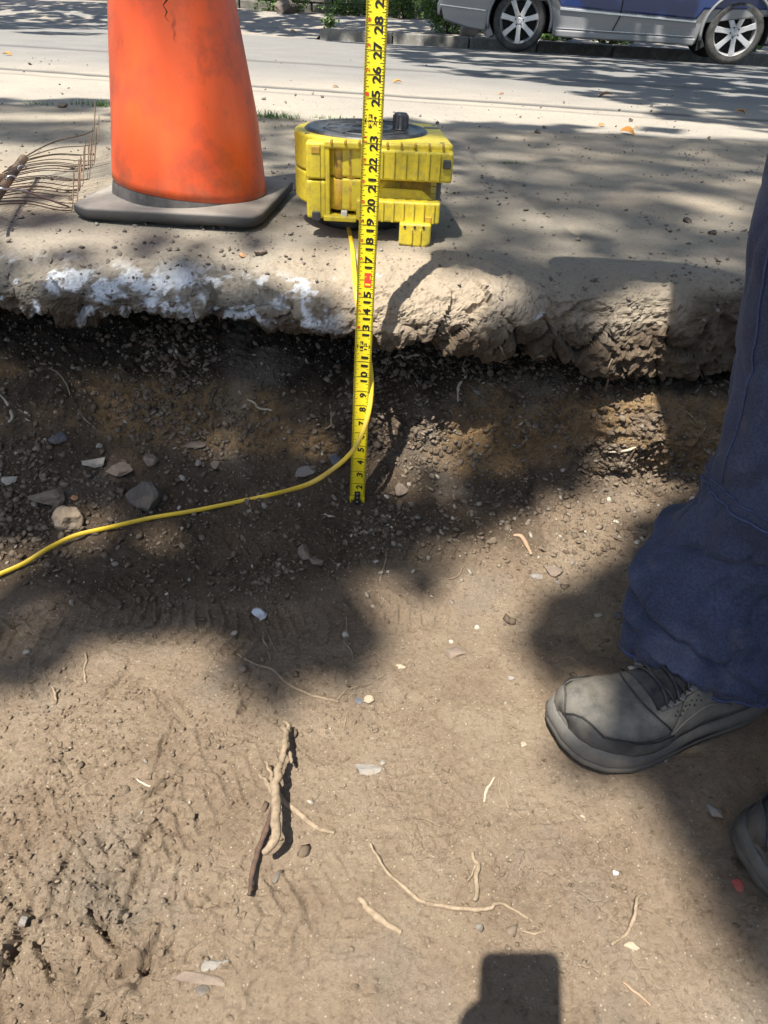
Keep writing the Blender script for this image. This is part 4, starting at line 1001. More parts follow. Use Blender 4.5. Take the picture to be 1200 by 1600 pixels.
root('short pale root with a looped head above the long wavy root', [(737, 1331), (741, 1345), (747, 1350), (744, 1372), (745, 1392), (742, 1408)], 8, ROOTM, lift=.005,
     branches=[([(738, 1332), (738, 1344), (744, 1352)], 5), ([(741, 1352), (738, 1366), (730, 1377)], 5)])
root('short thick tan stick at the bottom left of the long wavy root', [(562, 1402), (572, 1416), (580, 1425), (600, 1440), (627, 1457)], 12, ROOTM, lift=.001, name='twig')
root('small white rootlet in the sun left below the boot', [(773, 1214), (763, 1230), (758, 1240), (757, 1253)], 5, ROOTW, lift=.001)
root('fine tan rootlet right beside the small white one', [(779, 1216), (781, 1240), (790, 1250), (795, 1264)], 2.5, ROOTM)
root('hooked pale root near the lower right, lifted at its top', [(1008, 1398), (999, 1399), (994, 1412), (993, 1430), (985, 1445), (981, 1458), (970, 1465), (955, 1478)], 6, ROOTM, liftf=[.0, .008, .012, .011, .006, .004, .001, 0])
root('thin straight twig at the bottom right of the floor', [(974, 1534), (990, 1548), (1017, 1571)], 4, ROOTB, lift=.003, name='twig')
root('bent brown twig lying right of the tape in the sun', [(802, 836), (814, 838), (822, 850), (830, 866)], 8, ROOTB, lift=.003, name='twig')
root('thin white rootlet below the chalky lump, left one of a pair', [(411, 988), (412, 1002), (419, 1012), (423, 1034)], 4, ROOTM)
root('thin white rootlet below the chalky lump, right one of a pair', [(417, 985), (424, 1004), (433, 1020), (436, 1030)], 3, ROOTM)
root('fine zigzag rootlet in shade below the tape', [(541, 962), (542, 990), (539, 1005), (548, 1016), (553, 1030)], 3, ROOTM)
root('fine vertical rootlet on the left of the sunny floor', [(133, 1020), (136, 1034), (132, 1045), (134, 1067)], 4, ROOTM)
root('short pale rootlet near the left edge of the sunny floor', [(81, 1072), (86, 1084), (88, 1095)], 4, ROOTM, lift=.004)
root('curved thin rootlet right of the hook of the tape', [(725, 884), (716, 900), (701, 906)], 3, ROOTM)
root('straight fine rootlet right above the middle lit patch', [(604, 862), (602, 880), (588, 925)], 3, ROOTM)
root('pale curved hair root below the right end of the long wavy root', [(815, 1455), (835, 1459), (852, 1453)], 3, ROOTM)
root('white scrap of root beside the bottom of the tape', [(506, 804), (513, 807), (522, 808)], 4, ROOTW)
root('fine rootlet left of the long thin root', [(543, 1110), (540, 1125), (536, 1142)], 2.5, ROOTM)
root('bent pale twig in the upper left of the sunny floor', [(215, 1217), (228, 1227), (236, 1229)], 3.5, ROOTW)
WR = [([(729, 560), (724, 575), (727, 588), (719, 600), (716, 612), (715, 628)], 5, 'pale dangling root below the slab, long one right of the tape'),
      ([(615, 560), (625, 556), (632, 560), (648, 555), (660, 559)], 6, 'white forked root under the slab just right of the tape'),
      ([(386, 625), (396, 630), (404, 638), (426, 642)], 5, 'white bent root in the dark wall left of the tape'),
      ([(516, 632), (518, 650), (517, 664), (507, 671)], 4, 'thin hanging root close to the left of the tape'),
      ([(781, 540), (787, 552), (792, 562), (796, 572)], 4, 'tan rootlet on the slab face, middle of three in a row'),
      ([(838, 557), (848, 556), (853, 565), (846, 576)], 4, 'curled rootlet below the slab right of centre'),
      ([(957, 560), (949, 578), (951, 590), (945, 612)], 4, 'hanging rootlet below the sunlit right end of the slab'),
      ([(836, 668), (826, 682), (812, 697)], 4, 'fine root on the shaded lower wall right of centre'),
      ([(950, 705), (975, 704), (994, 698)], 5, 'pale root across the sunlit lower wall at right'),
      ([(992, 700), (982, 718), (962, 738)], 4, 'dark root slanting down the sunlit lower wall at right'),
      ([(0, 618), (12, 630), (20, 652), (14, 660)], 5, 'pale root at the far left end of the wall'),
      ([(75, 575), (90, 582), (104, 600), (110, 618)], 3, 'fine branching root in the dark wall at left'),
      ([(122, 640), (132, 655), (143, 664)], 3, 'short root low in the wall at left'),
      ([(1092, 580), (1098, 592), (1094, 604)], 3, 'short rootlet in the shaded wall beside the trousers'),
      ([(1062, 640), (1075, 645), (1090, 662)], 3, 'thin root sticking out low beside the trousers')]
for px, r_, lab in WR: root(lab, px, r_, ROOTW if 'white' in lab or 'pale' in lab else (ROOTD if lab.startswith('dark') else ROOTM), lift=.0)

# ------------------------------------------------------------------ grass tufts, leaves on the ground
GRM = mat_plain('grass_green', (.10, .19, .035), .6, var=.4, scale=60, bump=0)
def tuft(c, n, hgt, spread, lab, rnd):
    b = MB()
    for i in range(n):
        a = rnd.uniform(0, 6.28); rr_ = rnd.uniform(0, spread); p = Vector((rr_*math.cos(a)*1.6, rr_*math.sin(a)*.6, 0)); a2 = rnd.uniform(0, 6.28); L = hgt*rnd.uniform(.5, 1.1); ln = rnd.uniform(.2, 1.1)
        dv = Vector((math.cos(a2), math.sin(a2), 0)); sv = Vector((-math.sin(a2), math.cos(a2), 0))*.0016
        vs = []
        for k_ in range(4):
            t = k_/3; q = p+dv*(L*ln*t*t)+Vector((0, 0, L*t*(1-.35*t*ln))); vs += [q-sv*(1-t*.9), q+sv*(1-t*.9)]
        b.add(vs, [(0, 1, 3, 2), (2, 3, 5, 4), (4, 5, 7, 6)])
    o = b.build('grass_tuft', GRM); o.location = c; return tag(o, lab, 'grass')
rg = random.Random(3)
h, _ = hit(422, 184); tuft(h, 170, .034, .075, 'low green grass tuft on the joint between cone and reel case', rg)
h, _ = hit(160, 166); tuft(h, 110, .028, .08, 'bright green grass tuft on the joint left of the cone', rg)
h, _ = hit(58, 163); tuft(h, 50, .016, .07, 'sparse grass tuft on the joint near the left edge', rg)
h, _ = hit(515, 186); tuft(h, 50, .016, .05, 'small grass tuft on the joint behind the reel case', rg)
h, _ = hit(800, 256); tuft(h, 40, .010, .025, 'tiny green sprig in the pavement crack right of the reel case', rg)
LFO = mat_plain('leaf_orange', (.62, .26, .05), .6, var=.3, scale=50, bump=.2); LFB = mat_plain('leaf_brown', (.33, .19, .08), .7, var=.3, scale=50, bump=.2)
def leaf(u, v, wpx, lab, mat, rot=0):
    h, n_ = hit(u, v); s = (h-CAMP).length/F*wpx*.8; b = MB(); vs = []; fs = []
    N_ = 8
    for i in range(N_+1):
        t = i/N_; wdt = .33*math.sin(math.pi*t**.8)*s
        z = .12*s*math.sin(math.pi*t)+.08*s*t
        vs += [((t-.5)*s, -wdt, z+.30*wdt*1.2), ((t-.5)*s, 0, z), ((t-.5)*s, wdt, z+.5*wdt)]
    for i in range(N_): fs += [(3*i, 3*i+1, 3*i+4, 3*i+3), (3*i+1, 3*i+2, 3*i+5, 3*i+4)]
    b.add(vs, fs); o = b.build('fallen_leaf', mat, None, smooth=True); o.location = h+Vector((0, 0, .001)); o.rotation_euler = (random.uniform(-.2, .3), random.uniform(-.3, .3), rot)
    m = o.modifiers.new('thickness', 'SOLIDIFY'); m.thickness = .0006
    return tag(o, lab, 'leaf')
leaf(621, 130, 17, 'orange fallen leaf on the sunny road just right of the tape', LFO, .2)
leaf(980, 210, 28, 'large curled orange leaf on the joint at the near edge of the road', LFO, -.2)
leaf(994, 200, 9, 'small upright tan leaf touching the large orange one', LFB, 1.2)
leaf(940, 198, 14, 'pale orange leaf a little left of the large orange one', LFB, .5)
leaf(1156, 177, 18, 'orange brown leaf on the shaded road at right', LFO, .1)
leaf(524, 137, 12, 'small brown leaf on the sunny road left of the tape', LFB, .4)
leaf(12, 87, 15, 'orange leaf on the road near the left edge', LFO, 0)
leaf(945, 152, 24, 'thin brown leaf stalk lying on the sunny road at right', LFB, -.5)
leaf(783, 148, 10, 'tiny reddish leaf on the sunny road right of the tape', LFO, .3)
leaf(458, 51, 12, 'brown leaf in the gutter near the kerb end', LFO, .3)
leaf(500, 60, 16, 'pale brown leaf in the gutter below the first kerb stone', LFB, .1)

# ------------------------------------------------------------------ parked car (left wheel at x=0, right wheel at x=2.53, near side y=0)
NAVY = mat_plain('paint_navy', (.012, .03, .12), .28, metal=.2, var=.05, scale=3, bump=0, coat=.8)
SILV = mat_plain('paint_grey', (.215, .215, .22), .38, metal=.3, var=.06, scale=3, bump=0, coat=.4)
CHRM = mat_plain('trim_bright', (.62, .64, .68), .25, metal=.8, var=.03, bump=0)
TYRE = mat_plain('tyre', (.022, .022, .023), .8, var=.3, scale=30, dirt=(.09, .085, .075), dirtamt=.4, bump=.3)
RIM = mat_plain('rim_silver', (.55, .55, .56), .35, metal=.5, var=.05, bump=0, dirt=(.25, .23, .2), dirtamt=.15)
DARK = mat_plain('underbody', (.012, .012, .012), .9, bump=0)
m, nt_, p_ = new_mat('car_glass'); p_.inputs['Base Color'].default_value = (.02, .025, .03, 1); p_.inputs['Roughness'].default_value = .05; GLASS = m
cz = -.152
car = empty('parked_car', Vector((1.35, 10.62, cz)), math.atan2(-SL, 1)); tag(car, 'navy blue estate car with grey lower cladding parked along the far kerb', 'car')
WB = 2.53; WR_ = .325
def arch(cx, r, n=14, a0=180, a1=0): return [(cx+r*math.cos(math.radians(a0+(a1-a0)*i/n)), WR_+r*math.sin(math.radians(a0+(a1-a0)*i/n))) for i in range(n+1)]
def clip(pts, zmin): return [(x, max(z, zmin)) for x, z in pts]
AR = .385
low = [(-.93, .27), (-.42, .215)]+[p for p in clip(arch(0, AR), .215)]+[(WB-.44, .19)]
low = [(-.98, .42), (-.93, .29), (-.62, .22), (-.40, .20)]+clip(arch(0, AR), .20)+[(.42, .185), (WB-.42, .185)]+clip(arch(WB, AR), .185)+[(WB+.42, .20), (WB+.85, .24), (WB+.95, .40), (WB+.95, .56), (WB+.45, .56)]+[(WB-.45, .415), (.46, .475), (.40, .56), (-.98, .58)]
b = MB(); b.prism(low, 0.02, 1.70, 'Y'); b.build('lower_body', SILV, car, bevel=.022, seg=3)
up = [(-.98, .585), (.405, .565), (.47, .48), (WB-.46, .42), (WB-.40, .52), (WB+.95, .565), (WB+.93, .72), (WB+.55, .86), (WB+.0, .93), (-.2, .95), (-.85, .92), (-1.0, .80)]
b = MB(); b.prism(up, .012, 1.708, 'Y'); b.build('upper_body', NAVY, car, bevel=.03, seg=3)
roof = [(-.85, .925), (-.70, 1.38), (-.45, 1.46), (.9, 1.49), (1.5, 1.43), (2.15, .95)]
b = MB(); b.prism(roof, .16, 1.56, 'Y'); b.build('cabin', NAVY, car, bevel=.05, seg=3)
for w_ in ([(-.70, .98), (-.58, 1.34), (-.05, 1.39), (-.02, .98)], [(.05, .98), (.03, 1.39), (.78, 1.41), (.85, .98)], [(.93, .98), (.86, 1.41), (1.42, 1.37), (1.95, .98)]):
    b = MB(); b.prism(w_, .148, .168, 'Y'); b.build('side_window', GLASS, car)
b = MB(); b.prism([(-.88, .3), (WB+.85, .3), (WB+.7, .5), (-.8, .5)], .30, 1.45, 'Y'); b.build('underbody', DARK, car)
b = MB(); b.prism([(-.5, .2), (WB+.6, .2), (WB+.6, .35), (-.5, .35)], .45, 1.3, 'Y'); b.build('floor_pan', DARK, car)
# bright strip, door gap, sill
b = MB(); b.prism([(.47, .452), (WB-.47, .395), (WB-.46, .420), (.465, .484)], -.004, .05, 'Y'); b.build('door_trim', CHRM, car, bevel=.006)
b = MB(); b.prism([(.45, .185), (WB-.44, .175), (WB-.42, .245), (.44, .26)], -.012, .06, 'Y'); b.build('sill', SILV, car, bevel=.018, seg=3)
b = MB(); b.prism([(.46, .270), (WB-.46, .258), (WB-.46, .266), (.46, .278)], -.004, .03, 'Y'); b.build('sill_strip', CHRM, car, bevel=.002)
for x_ in (1.12,):
    b = MB(); b.prism([(x_, .28), (x_+.012, .28), (x_+.07, .42), (x_+.07, .9), (x_+.058, .9), (x_+.058, .42)], .0, .03, 'Y'); b.build('door_gap', DARK, car)
b = MB(); b.prism([(-.99, .44), (-.42, .405), (-.42, .420), (-.99, .455)], .004, .05, 'Y'); b.build('bumper_strip', CHRM, car, bevel=.003)
b = MB(); b.prism([(-1.0, .33), (-.96, .56), (-.985, .56), (-1.04, .45), (-1.03, .35)], .1, 1.6, 'Y'); b.build('bumper', SILV, car, bevel=.02)
for cx in (0, WB):
    pts = [(cx+AR*math.cos(a), -.004, WR_+AR*math.sin(a)) for a in [math.radians(-14+208*i/24) for i in range(25)]]
    b = MB(); b.tube(pts, .030, 8, .6); b.build('wheel_arch', SILV, car, smooth=True)
    b = MB(); b.prism([(cx-.37-.02, .33), (cx-.30, .17), (cx-.385, .12), (cx-.40, .30)], .03, .28, 'Y'); b.build('mud_flap', SILV if cx == 0 else DARK, car, bevel=.006)
def wheel(cx, y0, flip):
    w_ = empty('wheel'); w_.parent = car; w_.location = (cx, y0, WR_); w_.rotation_euler = (0, random.uniform(0, 6), math.pi if flip else 0)
    b = MB(); b.lathe([(.235, -.095+.095), (.262, -.003), (.285, -.006), (.306, .006), (.318, .03), (.322, .06), (.323, .105), (.322, .15), (.318, .18), (.30, .205), (.235, .20)], 56, axis='Y'); b.build('tyre', TYRE, w_, smooth=True)
    b = MB(); b.lathe([(.238, .0), (.236, .004), (.226, .016), (.215, .05), (.205, .12), (.20, .19)], 56, axis='Y'); b.build('rim', RIM, w_, smooth=True)
    b = MB(); b.lathe([(.0, .09), (.215, .10)], 40, axis='Y'); b.build('brake_shadow_disc', DARK, w_)
    sp = MB(); mats = []
    for k_ in range(7):
        a = 2*math.pi*k_/7; R_ = Matrix.Rotation(a, 3, 'Y')
        prof = [(-.030, .045), (.030, .045), (.026, .13), (.033, .228), (-.033, .228), (-.026, .13)]
        vs = [R_ @ Vector((x_, y_, z_)) for y_ in (.008, .045) for x_, z_ in prof]
        n = len(prof); sp.add(vs, [tuple(range(n)), tuple(range(n, 2*n))[::-1]]+[(i, (i+1) % n, n+(i+1) % n, n+i) for i in range(n)])
    sp.lathe([(0, .004), (.03, .004), (.034, .010), (.066, .014), (.07, .05)], 28, axis='Y')
    sp.build('spokes', RIM, w_, bevel=.006)
    nuts = MB()
    for k_ in range(5):
        a = 2*math.pi*k_/5; nuts.lathe([(0, .006), (.009, .006), (.010, .02)], 10, (.05*math.cos(a), 0, .05*math.sin(a)), 'Y')
    nuts.build('wheel_nuts', DARK, w_); return w_
for cx in (0, WB): wheel(cx, .015, False)
for cx in (0, WB): wheel(cx, 1.70, True)

# ------------------------------------------------------------------ shrubs and weeds at the back of the footpath
def mat_leafy(name, a, b_, tr=.25):
    m, nt, p = new_mat(name); v = coords(nt)
    c = ramp(nt, noise_node(nt, v, 3.5, 3), [(.3, a), (.7, b_)]); nt.links.new(c, p.inputs['Base Color']); p.inputs['Roughness'].default_value = .55
    t = nd(nt, 'ShaderNodeBsdfTranslucent'); nt.links.new(c, t.inputs[0]); mx = nd(nt, 'ShaderNodeMixShader'); mx.inputs[0].default_value = tr
    nt.links.new(p.outputs[0], mx.inputs[1]); nt.links.new(t.outputs[0], mx.inputs[2]); nt.links.new(mx.outputs[0], nt.nodes['Material Output'].inputs[0]); return m
LEAFM = mat_leafy('leaf_green', (.05, .11, .02), (.12, .20, .045))
def leaf_quads(C, size, nrm=None, up=.3):
    n = len(C); d1 = RNG.normal(size=(n, 3)); d1[:, 2] *= up; d1 /= np.linalg.norm(d1, axis=1, keepdims=True); d2 = np.cross(d1, RNG.normal(size=(n, 3))); d2 /= np.linalg.norm(d2, axis=1, keepdims=True)
    s = np.asarray(size).reshape(-1, 1)
    V = np.stack([C-d1*s*.5, C+d2*s*.42, C+d1*s*.5, C-d2*s*.42], 1); return V
def quad_mesh(name, V, mat, parent=None):
    n = len(V); me = bpy.data.meshes.new(name); me.vertices.add(n*4); me.vertices.foreach_set('co', V.reshape(-1).astype(np.float32))
    me.loops.add(n*4); me.loops.foreach_set('vertex_index', np.arange(n*4, dtype=np.int32)); me.polygons.add(n); me.polygons.foreach_set('loop_start', np.arange(0, n*4, 4, dtype=np.int32)); me.update(calc_edges=True)
    return link_mesh(name, me, mat, parent)
def shrub(s, t, z, rx_, ry_, rz_, n, size, lab, name='shrub', cat='shrub', mat=None):
    e = empty(name, street(s, t, z)); C = RNG.normal(size=(n, 3)); C /= np.linalg.norm(C, axis=1, keepdims=True); C *= RNG.random((n, 1))**.4
    C *= 1+.35*fbm(C, 1.7, 3, int(s*10) % 89+3)[:, None]; C = C*np.array([rx_, ry_, rz_])+np.array([0, 0, rz_*.85]); C = C[C[:, 2] > .0]
    quad_mesh('foliage', leaf_quads(C, size*(.6+.8*RNG.random(len(C)))), mat or LEAFM, e)
    b = MB()
    for k_ in range(5): a = k_*1.3; b.tube([(0, 0, -.05), (.1*rx_*math.cos(a), .1*ry_*math.sin(a), rz_*.5), (.5*rx_*math.cos(a), .5*ry_*math.sin(a), rz_*1.1)], [.02, .014, .006], 6)
    b.build('stem', ROOTD, e, smooth=True); return tag(e, lab, cat)
shrub(.62, 13.7, -.1, .45, .35, .55, 2600, .055, 'bushy green shrub behind the kerb at the left end of the car')
shrub(1.25, 14.3, -.06, .45, .35, .5, 1800, .055, 'green shrub partly hidden behind the tail of the car')
shrub(-.1, 16.7, -.02, .5, .25, .35, 1400, .05, 'low green shrub against the stone wall right of the tape')
shrub(-1.2, 16.6, -.02, .5, .2, .18, 900, .045, 'low weeds at the foot of the stone wall left of the tape')
shrub(-2.5, 16.7, -.02, .6, .2, .3, 1100, .05, 'dark green weeds at the foot of the wall further left')
shrub(-1.25, 13.35, -.12, .14, .08, .13, 160, .045, 'small bright green weed on the end of the kerb')
for i, (s_, lab) in enumerate(((2.2, 'weeds on the verge seen under the middle of the car'), (3.1, 'low weeds on the verge seen under the car by its right wheel'), (4.9, 'green weeds on the verge just right of the car wheel'))):
    shrub(s_, 13.5, -.10, .35, .2, .10, 420, .05, lab)
for i, (s_, t_, r_, lab) in enumerate(((.95, 13.35, .16, 'pale rough rock on the verge behind the tail of the car'), (1.25, 13.4, .12, 'smaller pale rock on the verge right beside the rough one'), (-2.4, 16.4, .2, 'dark boulder at the foot of the stone wall'))):
    me = stone_mesh(r_*2, r_*1.5, r_*1.8, .3*i, 90+i); o = link_mesh('rock', me, ST['grey'] if i < 2 else ST['dark']); o.location = street(s_, t_, -.07+r_*.6); tag(o, lab, 'rock')

# ------------------------------------------------------------------ the worker
def mat_denim():
    m, nt, p = new_mat('trouser_navy'); v = objcoords(nt)
    a = ramp(nt, noise_node(nt, v, 9, 6, .6), [(.3, (.020, .026, .055)), (.55, (.032, .041, .083)), (.78, (.062, .072, .125))])
    fine = ramp(nt, noise_node(nt, v, 330, 4, .8), [(.35, (.4, .4, .45)), (.65, (1.6, 1.55, 1.45))]); c = mixc(nt, .8, a, fine, 'MULTIPLY')
    du = ramp(nt, noise_node(nt, v, 14, 7, .7), [(.56, (0, 0, 0)), (.78, (.35, .35, .35))]); c = mixc(nt, du, c, (.2, .165, .13))
    nt.links.new(c, p.inputs['Base Color']); p.inputs['Roughness'].default_value = .85; p.inputs['Sheen Weight'].default_value = .08
    nt.links.new(bumpn(nt, noise_node(nt, v, 700, 3), .5, .0008, bumpn(nt, noise_node(nt, v, 30, 4), .35, .004)), p.inputs['Normal']); return m
DEN = mat_denim(); SEAM = mat_plain('stitch_blue', (.05, .065, .14), .8, var=.3, scale=200)
SKIN = mat_plain('skin', (.42, .24, .16), .55, var=.05, scale=20); SHIRT = mat_plain('shirt_grey', (.10, .11, .13), .85, var=.15, scale=15)
LEA = mat_plain('boot_leather', (.075, .071, .063), .68, var=.35, scale=28, dirt=(.22, .195, .155), dirtamt=.6, bump=.6, bdist=.0015, dscale=20)
LEA2 = mat_plain('boot_nubuck', (.06, .059, .057), .8, var=.35, scale=30, dirt=(.22, .195, .15), dirtamt=.45, bump=.5, bdist=.001, dscale=12)
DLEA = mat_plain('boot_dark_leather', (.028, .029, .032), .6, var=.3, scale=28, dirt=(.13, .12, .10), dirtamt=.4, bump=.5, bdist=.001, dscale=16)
SOLE = mat_plain('boot_sole', (.085, .082, .076), .8, var=.25, scale=16, dirt=(.19, .168, .135), dirtamt=.6, bump=.4, bdist=.0015, dscale=10)
LACE = mat_plain('boot_black', (.014, .015, .017), .75, var=.4, scale=90, dirt=(.12, .11, .10), dirtamt=.2, bump=.4)
def skin_body(name, joints, edges, mat, parent, root_i=0, sub=2):
    me = bpy.data.meshes.new(name); me.from_pydata([j[0] for j in joints], edges, []); o = link_mesh(name, me, mat, parent)
    m = o.modifiers.new('skin', 'SKIN'); 
    for i, j in enumerate(joints):
        sv = me.skin_vertices[0].data[i]; r = j[1]; sv.radius = r if hasattr(r, '__len__') else (r, r); sv.use_root = (i == root_i)
    m.use_smooth_shade = True
    s = o.modifiers.new('sub', 'SUBSURF'); s.levels = sub; s.render_levels = sub; return o

def boot(toe, heel, L, lab=None, parent=None, flip=1, zg=-.392, LEA=None, LEA2=None, SOLE=None):
    LEA = LEA or globals()['LEA']; LEA2 = LEA2 or globals()['LEA2']; SOLE = SOLE or globals()['SOLE']
    """work boot from ground points; returns empty at the heel"""
    toe = Vector(toe); heel = Vector(heel); a = (toe-heel); a.z = 0; a.normalize(); l = Vector((-a.y, a.x, 0))*flip
    e = empty('boot', heel); e.parent = parent
    def W(s, lat, z): return a*(s*L)+l*(lat)+Vector((0, 0, z))
    hwS = [(0, .024), (.03, .034), (.12, .041), (.3, .0395), (.42, .0385), (.55, .044), (.68, .052), (.78, .0545), (.88, .051), (.95, .041), (.985, .027), (1.0, .010)]
    def hw(s): return float(np.interp(s, [q[0] for q in hwS], [q[1] for q in hwS]))
    def cen(s): return .010*math.sin(math.pi*min(1, max(0, s)))-.012*max(0, s-.6)
    def spring(s): return .016*max(0, (s-.72)/.28)**1.6+.004*(1-min(1, s/.06))**2
    # outsole and midsole
    def slab_(name, ex0, ex1, z0, z1, mat, wave=0):
        vs = []; fs = []; S = [0, .015, .04, .08, .14, .22, .3, .38, .46, .54, .62, .7, .77, .83, .88, .92, .955, .98, .995, 1.0]; ring = []
        for s in S: ring.append((s, 1))
        for s in S[::-1][1:-1]: ring.append((s, -1))
        n = len(ring)
        for ex, z in ((ex0, z0), (ex0+.0015, z0+.002), ((ex0+ex1)/2+.001, (z0+z1)/2), (ex1, z1-.0015), (ex1-.003, z1)):
            for s, sg in ring:
                sc = (s-.5)*(1+ex*2/L)+.5; zz = z+spring(s)+(.006*math.exp(-((s-.42)/.10)**2) if z == z0 else 0)+wave*.003*math.sin(s*16)*(z > (z0+z1)/2)
                vs.append(W(sc, cen(s)+sg*(hw(s)+ex), zz))
        for i in range(4):
            for k_ in range(n): fs.append((i*n+k_, i*n+(k_+1) % n, (i+1)*n+(k_+1) % n, (i+1)*n+k_))
        fs.append(tuple(range(n))[::-1]); fs.append(tuple(4*n+k_ for k_ in range(n)))
        b = MB(); b.add(vs, fs); return b.build(name, mat, e, smooth=True)
    slab_('outsole', .003, .004, 0, .013, SOLE)
    slab_('midsole', .0042, .0015, .0125, .030, SOLE, 1)
    # upper
    hS = [(0, .030), (.03, .066), (.10, .088), (.2, .090), (.33, .090), (.42, .086), (.5, .078), (.58, .069), (.66, .060), (.74, .055), (.82, .052), (.90, .045), (.96, .033), (.99, .018), (1.0, .006)]
    def hh(s): return float(np.interp(s, [q[0] for q in hS], [q[1] for q in hS]))
    def surf(s, th, out_=0.0):   # th 0 = left edge, pi = right edge
        ww = hw(s)-.002+out_; h_ = hh(s)*.98+out_; c, sn = math.cos(th), math.sin(th); fl = .75 if s < .5 else .62
        x_ = ww*math.copysign(abs(c)**fl, c)*(1-.28*sn**3*(1 if s < .55 else .35)); z_ = h_*max(sn, 0)**.72
        rip = .0012*math.sin(s*70+2*th)*math.exp(-((s-.60)/.06)**2)
        return W((s-.5)*(1-.010)+.5, cen(s)+x_, .026+spring(s)+z_+rip)
    vs = []; fs = []; S = [i/60 for i in range(61)]; nt2 = 28
    for s in S:
        for k_ in range(nt2+1): vs.append(surf(s, math.pi*k_/nt2))
    for i in range(60):
        for k_ in range(nt2): fs.append((i*(nt2+1)+k_, i*(nt2+1)+k_+1, (i+1)*(nt2+1)+k_+1, (i+1)*(nt2+1)+k_))
    b = MB(); b.add(vs, fs); b.build('upper', LEA, e, smooth=True)
    def patch(name, fn, mat, nu, nv, off):
        vs = []; fs = []
        for i in range(nu+1):
            for j in range(nv+1): s, th = fn(i/nu, j/nv); vs.append(surf(s, th, off))
        for i in range(nu):
            for j in range(nv): fs.append((i*(nv+1)+j, i*(nv+1)+j+1, (i+1)*(nv+1)+j+1, (i+1)*(nv+1)+j))
        b = MB(); b.add(vs, fs); o = b.build(name, mat, e, smooth=True); m = o.modifiers.new('th', 'SOLIDIFY'); m.thickness = .0022; m.offset = -1; return o
    # toe bumper wraps the front low down, vamp overlay, side quarters
    patch('toe_bumper', lambda u, v: ((.995-.33*abs(2*u-1)**1.4), (0.02+.50*v*(1-.45*abs(2*u-1))) if u < .5 else math.pi-(0.02+.50*v*(1-.45*abs(2*u-1)))), SOLE, 40, 6, .0026) if False else None
    for sg in (0, 1):
        f_ = (lambda th: th) if sg == 0 else (lambda th: math.pi-th)
        patch('quarter', lambda u, v: (.03+(.60-.08*v)*u, f_(.05+(.98-.15*u)*v)), LEA2, 26, 10, .0028)
        patch('toe_bumper', lambda u, v: (.60+.398*u, f_(.0+(.20+.42*u**1.5)*v+(1.0*v*max(0, u-.8)/.2))), LEA2, 24, 8, .0030)
        pts = [surf(.60+.398*u, f_((.20+.42*u**1.5)+(1.0*max(0, u-.8)/.2)), .0040) for u in [i/24 for i in range(25)]]
        b = MB(); b.tube(pts, .0013, 6); b.build('welt_seam', LACE, e, smooth=True)
        pts = [surf(.66+.10*math.sin(u*math.pi/2)-.04, f_(.35+1.22*u), .0030) for u in [i/12 for i in range(13)]]
        b = MB(); b.tube(pts, .0010, 6); b.build('vamp_seam', LACE, e, smooth=True)
        # eyestay with loops
        pts = [surf(.39+.27*u, f_(1.0-.10*u+.12*u*u), .0040) for u in [i/12 for i in range(13)]]
        b = MB(); b.tube(pts, .0030, 8, .5); b.build('eyestay', LEA2, e, smooth=True)
        for k_ in range(8):
            for j in range(3):
                q = surf(.47+.018*k_+.006*j, f_(.62+.07*j), .0033); b = MB(); b.lathe([(0, .0006), (.0009, .0004), (.0011, -.001)], 8, q)
                if (k_+j) % 2 == 0: b.build('vent_hole', LACE, e)
        for k_ in range(4):
            q = surf(.455+.055*k_, f_(1.02), .0056); b = MB(); b.box(q, (.009, .006, .0035), Matrix.Rotation(math.atan2(a.y, a.x)+.6*(1-2*sg), 3, 'Z')); b.build('lace_loop', STLD, e, bevel=.0012)
    patch('tongue', lambda u, v: (.39+.28*u, 1.02+(math.pi-2.04)*v), LACE, 14, 12, .0022)
    for k_ in range(4):
        s = .455+.055*k_
        for sgn in (1, -1):
            pts = [surf(s+sgn*.024*(t-.5)*2*.7, 1.0+(math.pi-2.0)*t, .0062+.0015*math.sin(math.pi*t)) for t in [i/10 for i in range(11)]]
            b = MB(); b.tube(pts, .0021, 7, .55); b.build('lace', LACE, e, smooth=True)
    # ankle collar inside the trouser leg
    b = MB(); c_ = W(.20, .0, 0); vs = []
    prof = [(.038, .075), (.040, .10), (.038, .13)]
    b.lathe([(r_*.9, z_*.9) for r_, z_ in prof], 28, (c_.x, c_.y, 0)); b.build('collar', LEA2, e, smooth=True)
    # side seam flowing from sole to instep
    for f_ in (lambda th: th, lambda th: math.pi-th):
        pts = [surf(.30+.32*u, f_(.25+.18*math.sin(u*3.1)), .0038) for u in [i/14 for i in range(15)]]
        b = MB(); b.tube(pts, .0014, 6); b.build('side_seam', SOLE, e, smooth=True)
    return e
STLD = mat_plain('loop_grey', (.16, .16, .16), .5, metal=.3)
worker = empty('person', (.47, .60, -.392)); tag(worker, 'worker in navy work trousers and dusty grey boots standing in the trench', 'person')
W0 = Vector((.47, .60, -.392))
t1 = atz(853, 1168, -.39); h1 = atz(1172, 1068, -.39); 
b1 = boot(Vector((.232, .556, -.392))-W0, Vector((.508, .661, -.392))-W0, .297, parent=worker, flip=1)
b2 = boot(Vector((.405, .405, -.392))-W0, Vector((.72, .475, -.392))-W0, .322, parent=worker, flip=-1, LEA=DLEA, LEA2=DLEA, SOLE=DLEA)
b2.location = b2.location

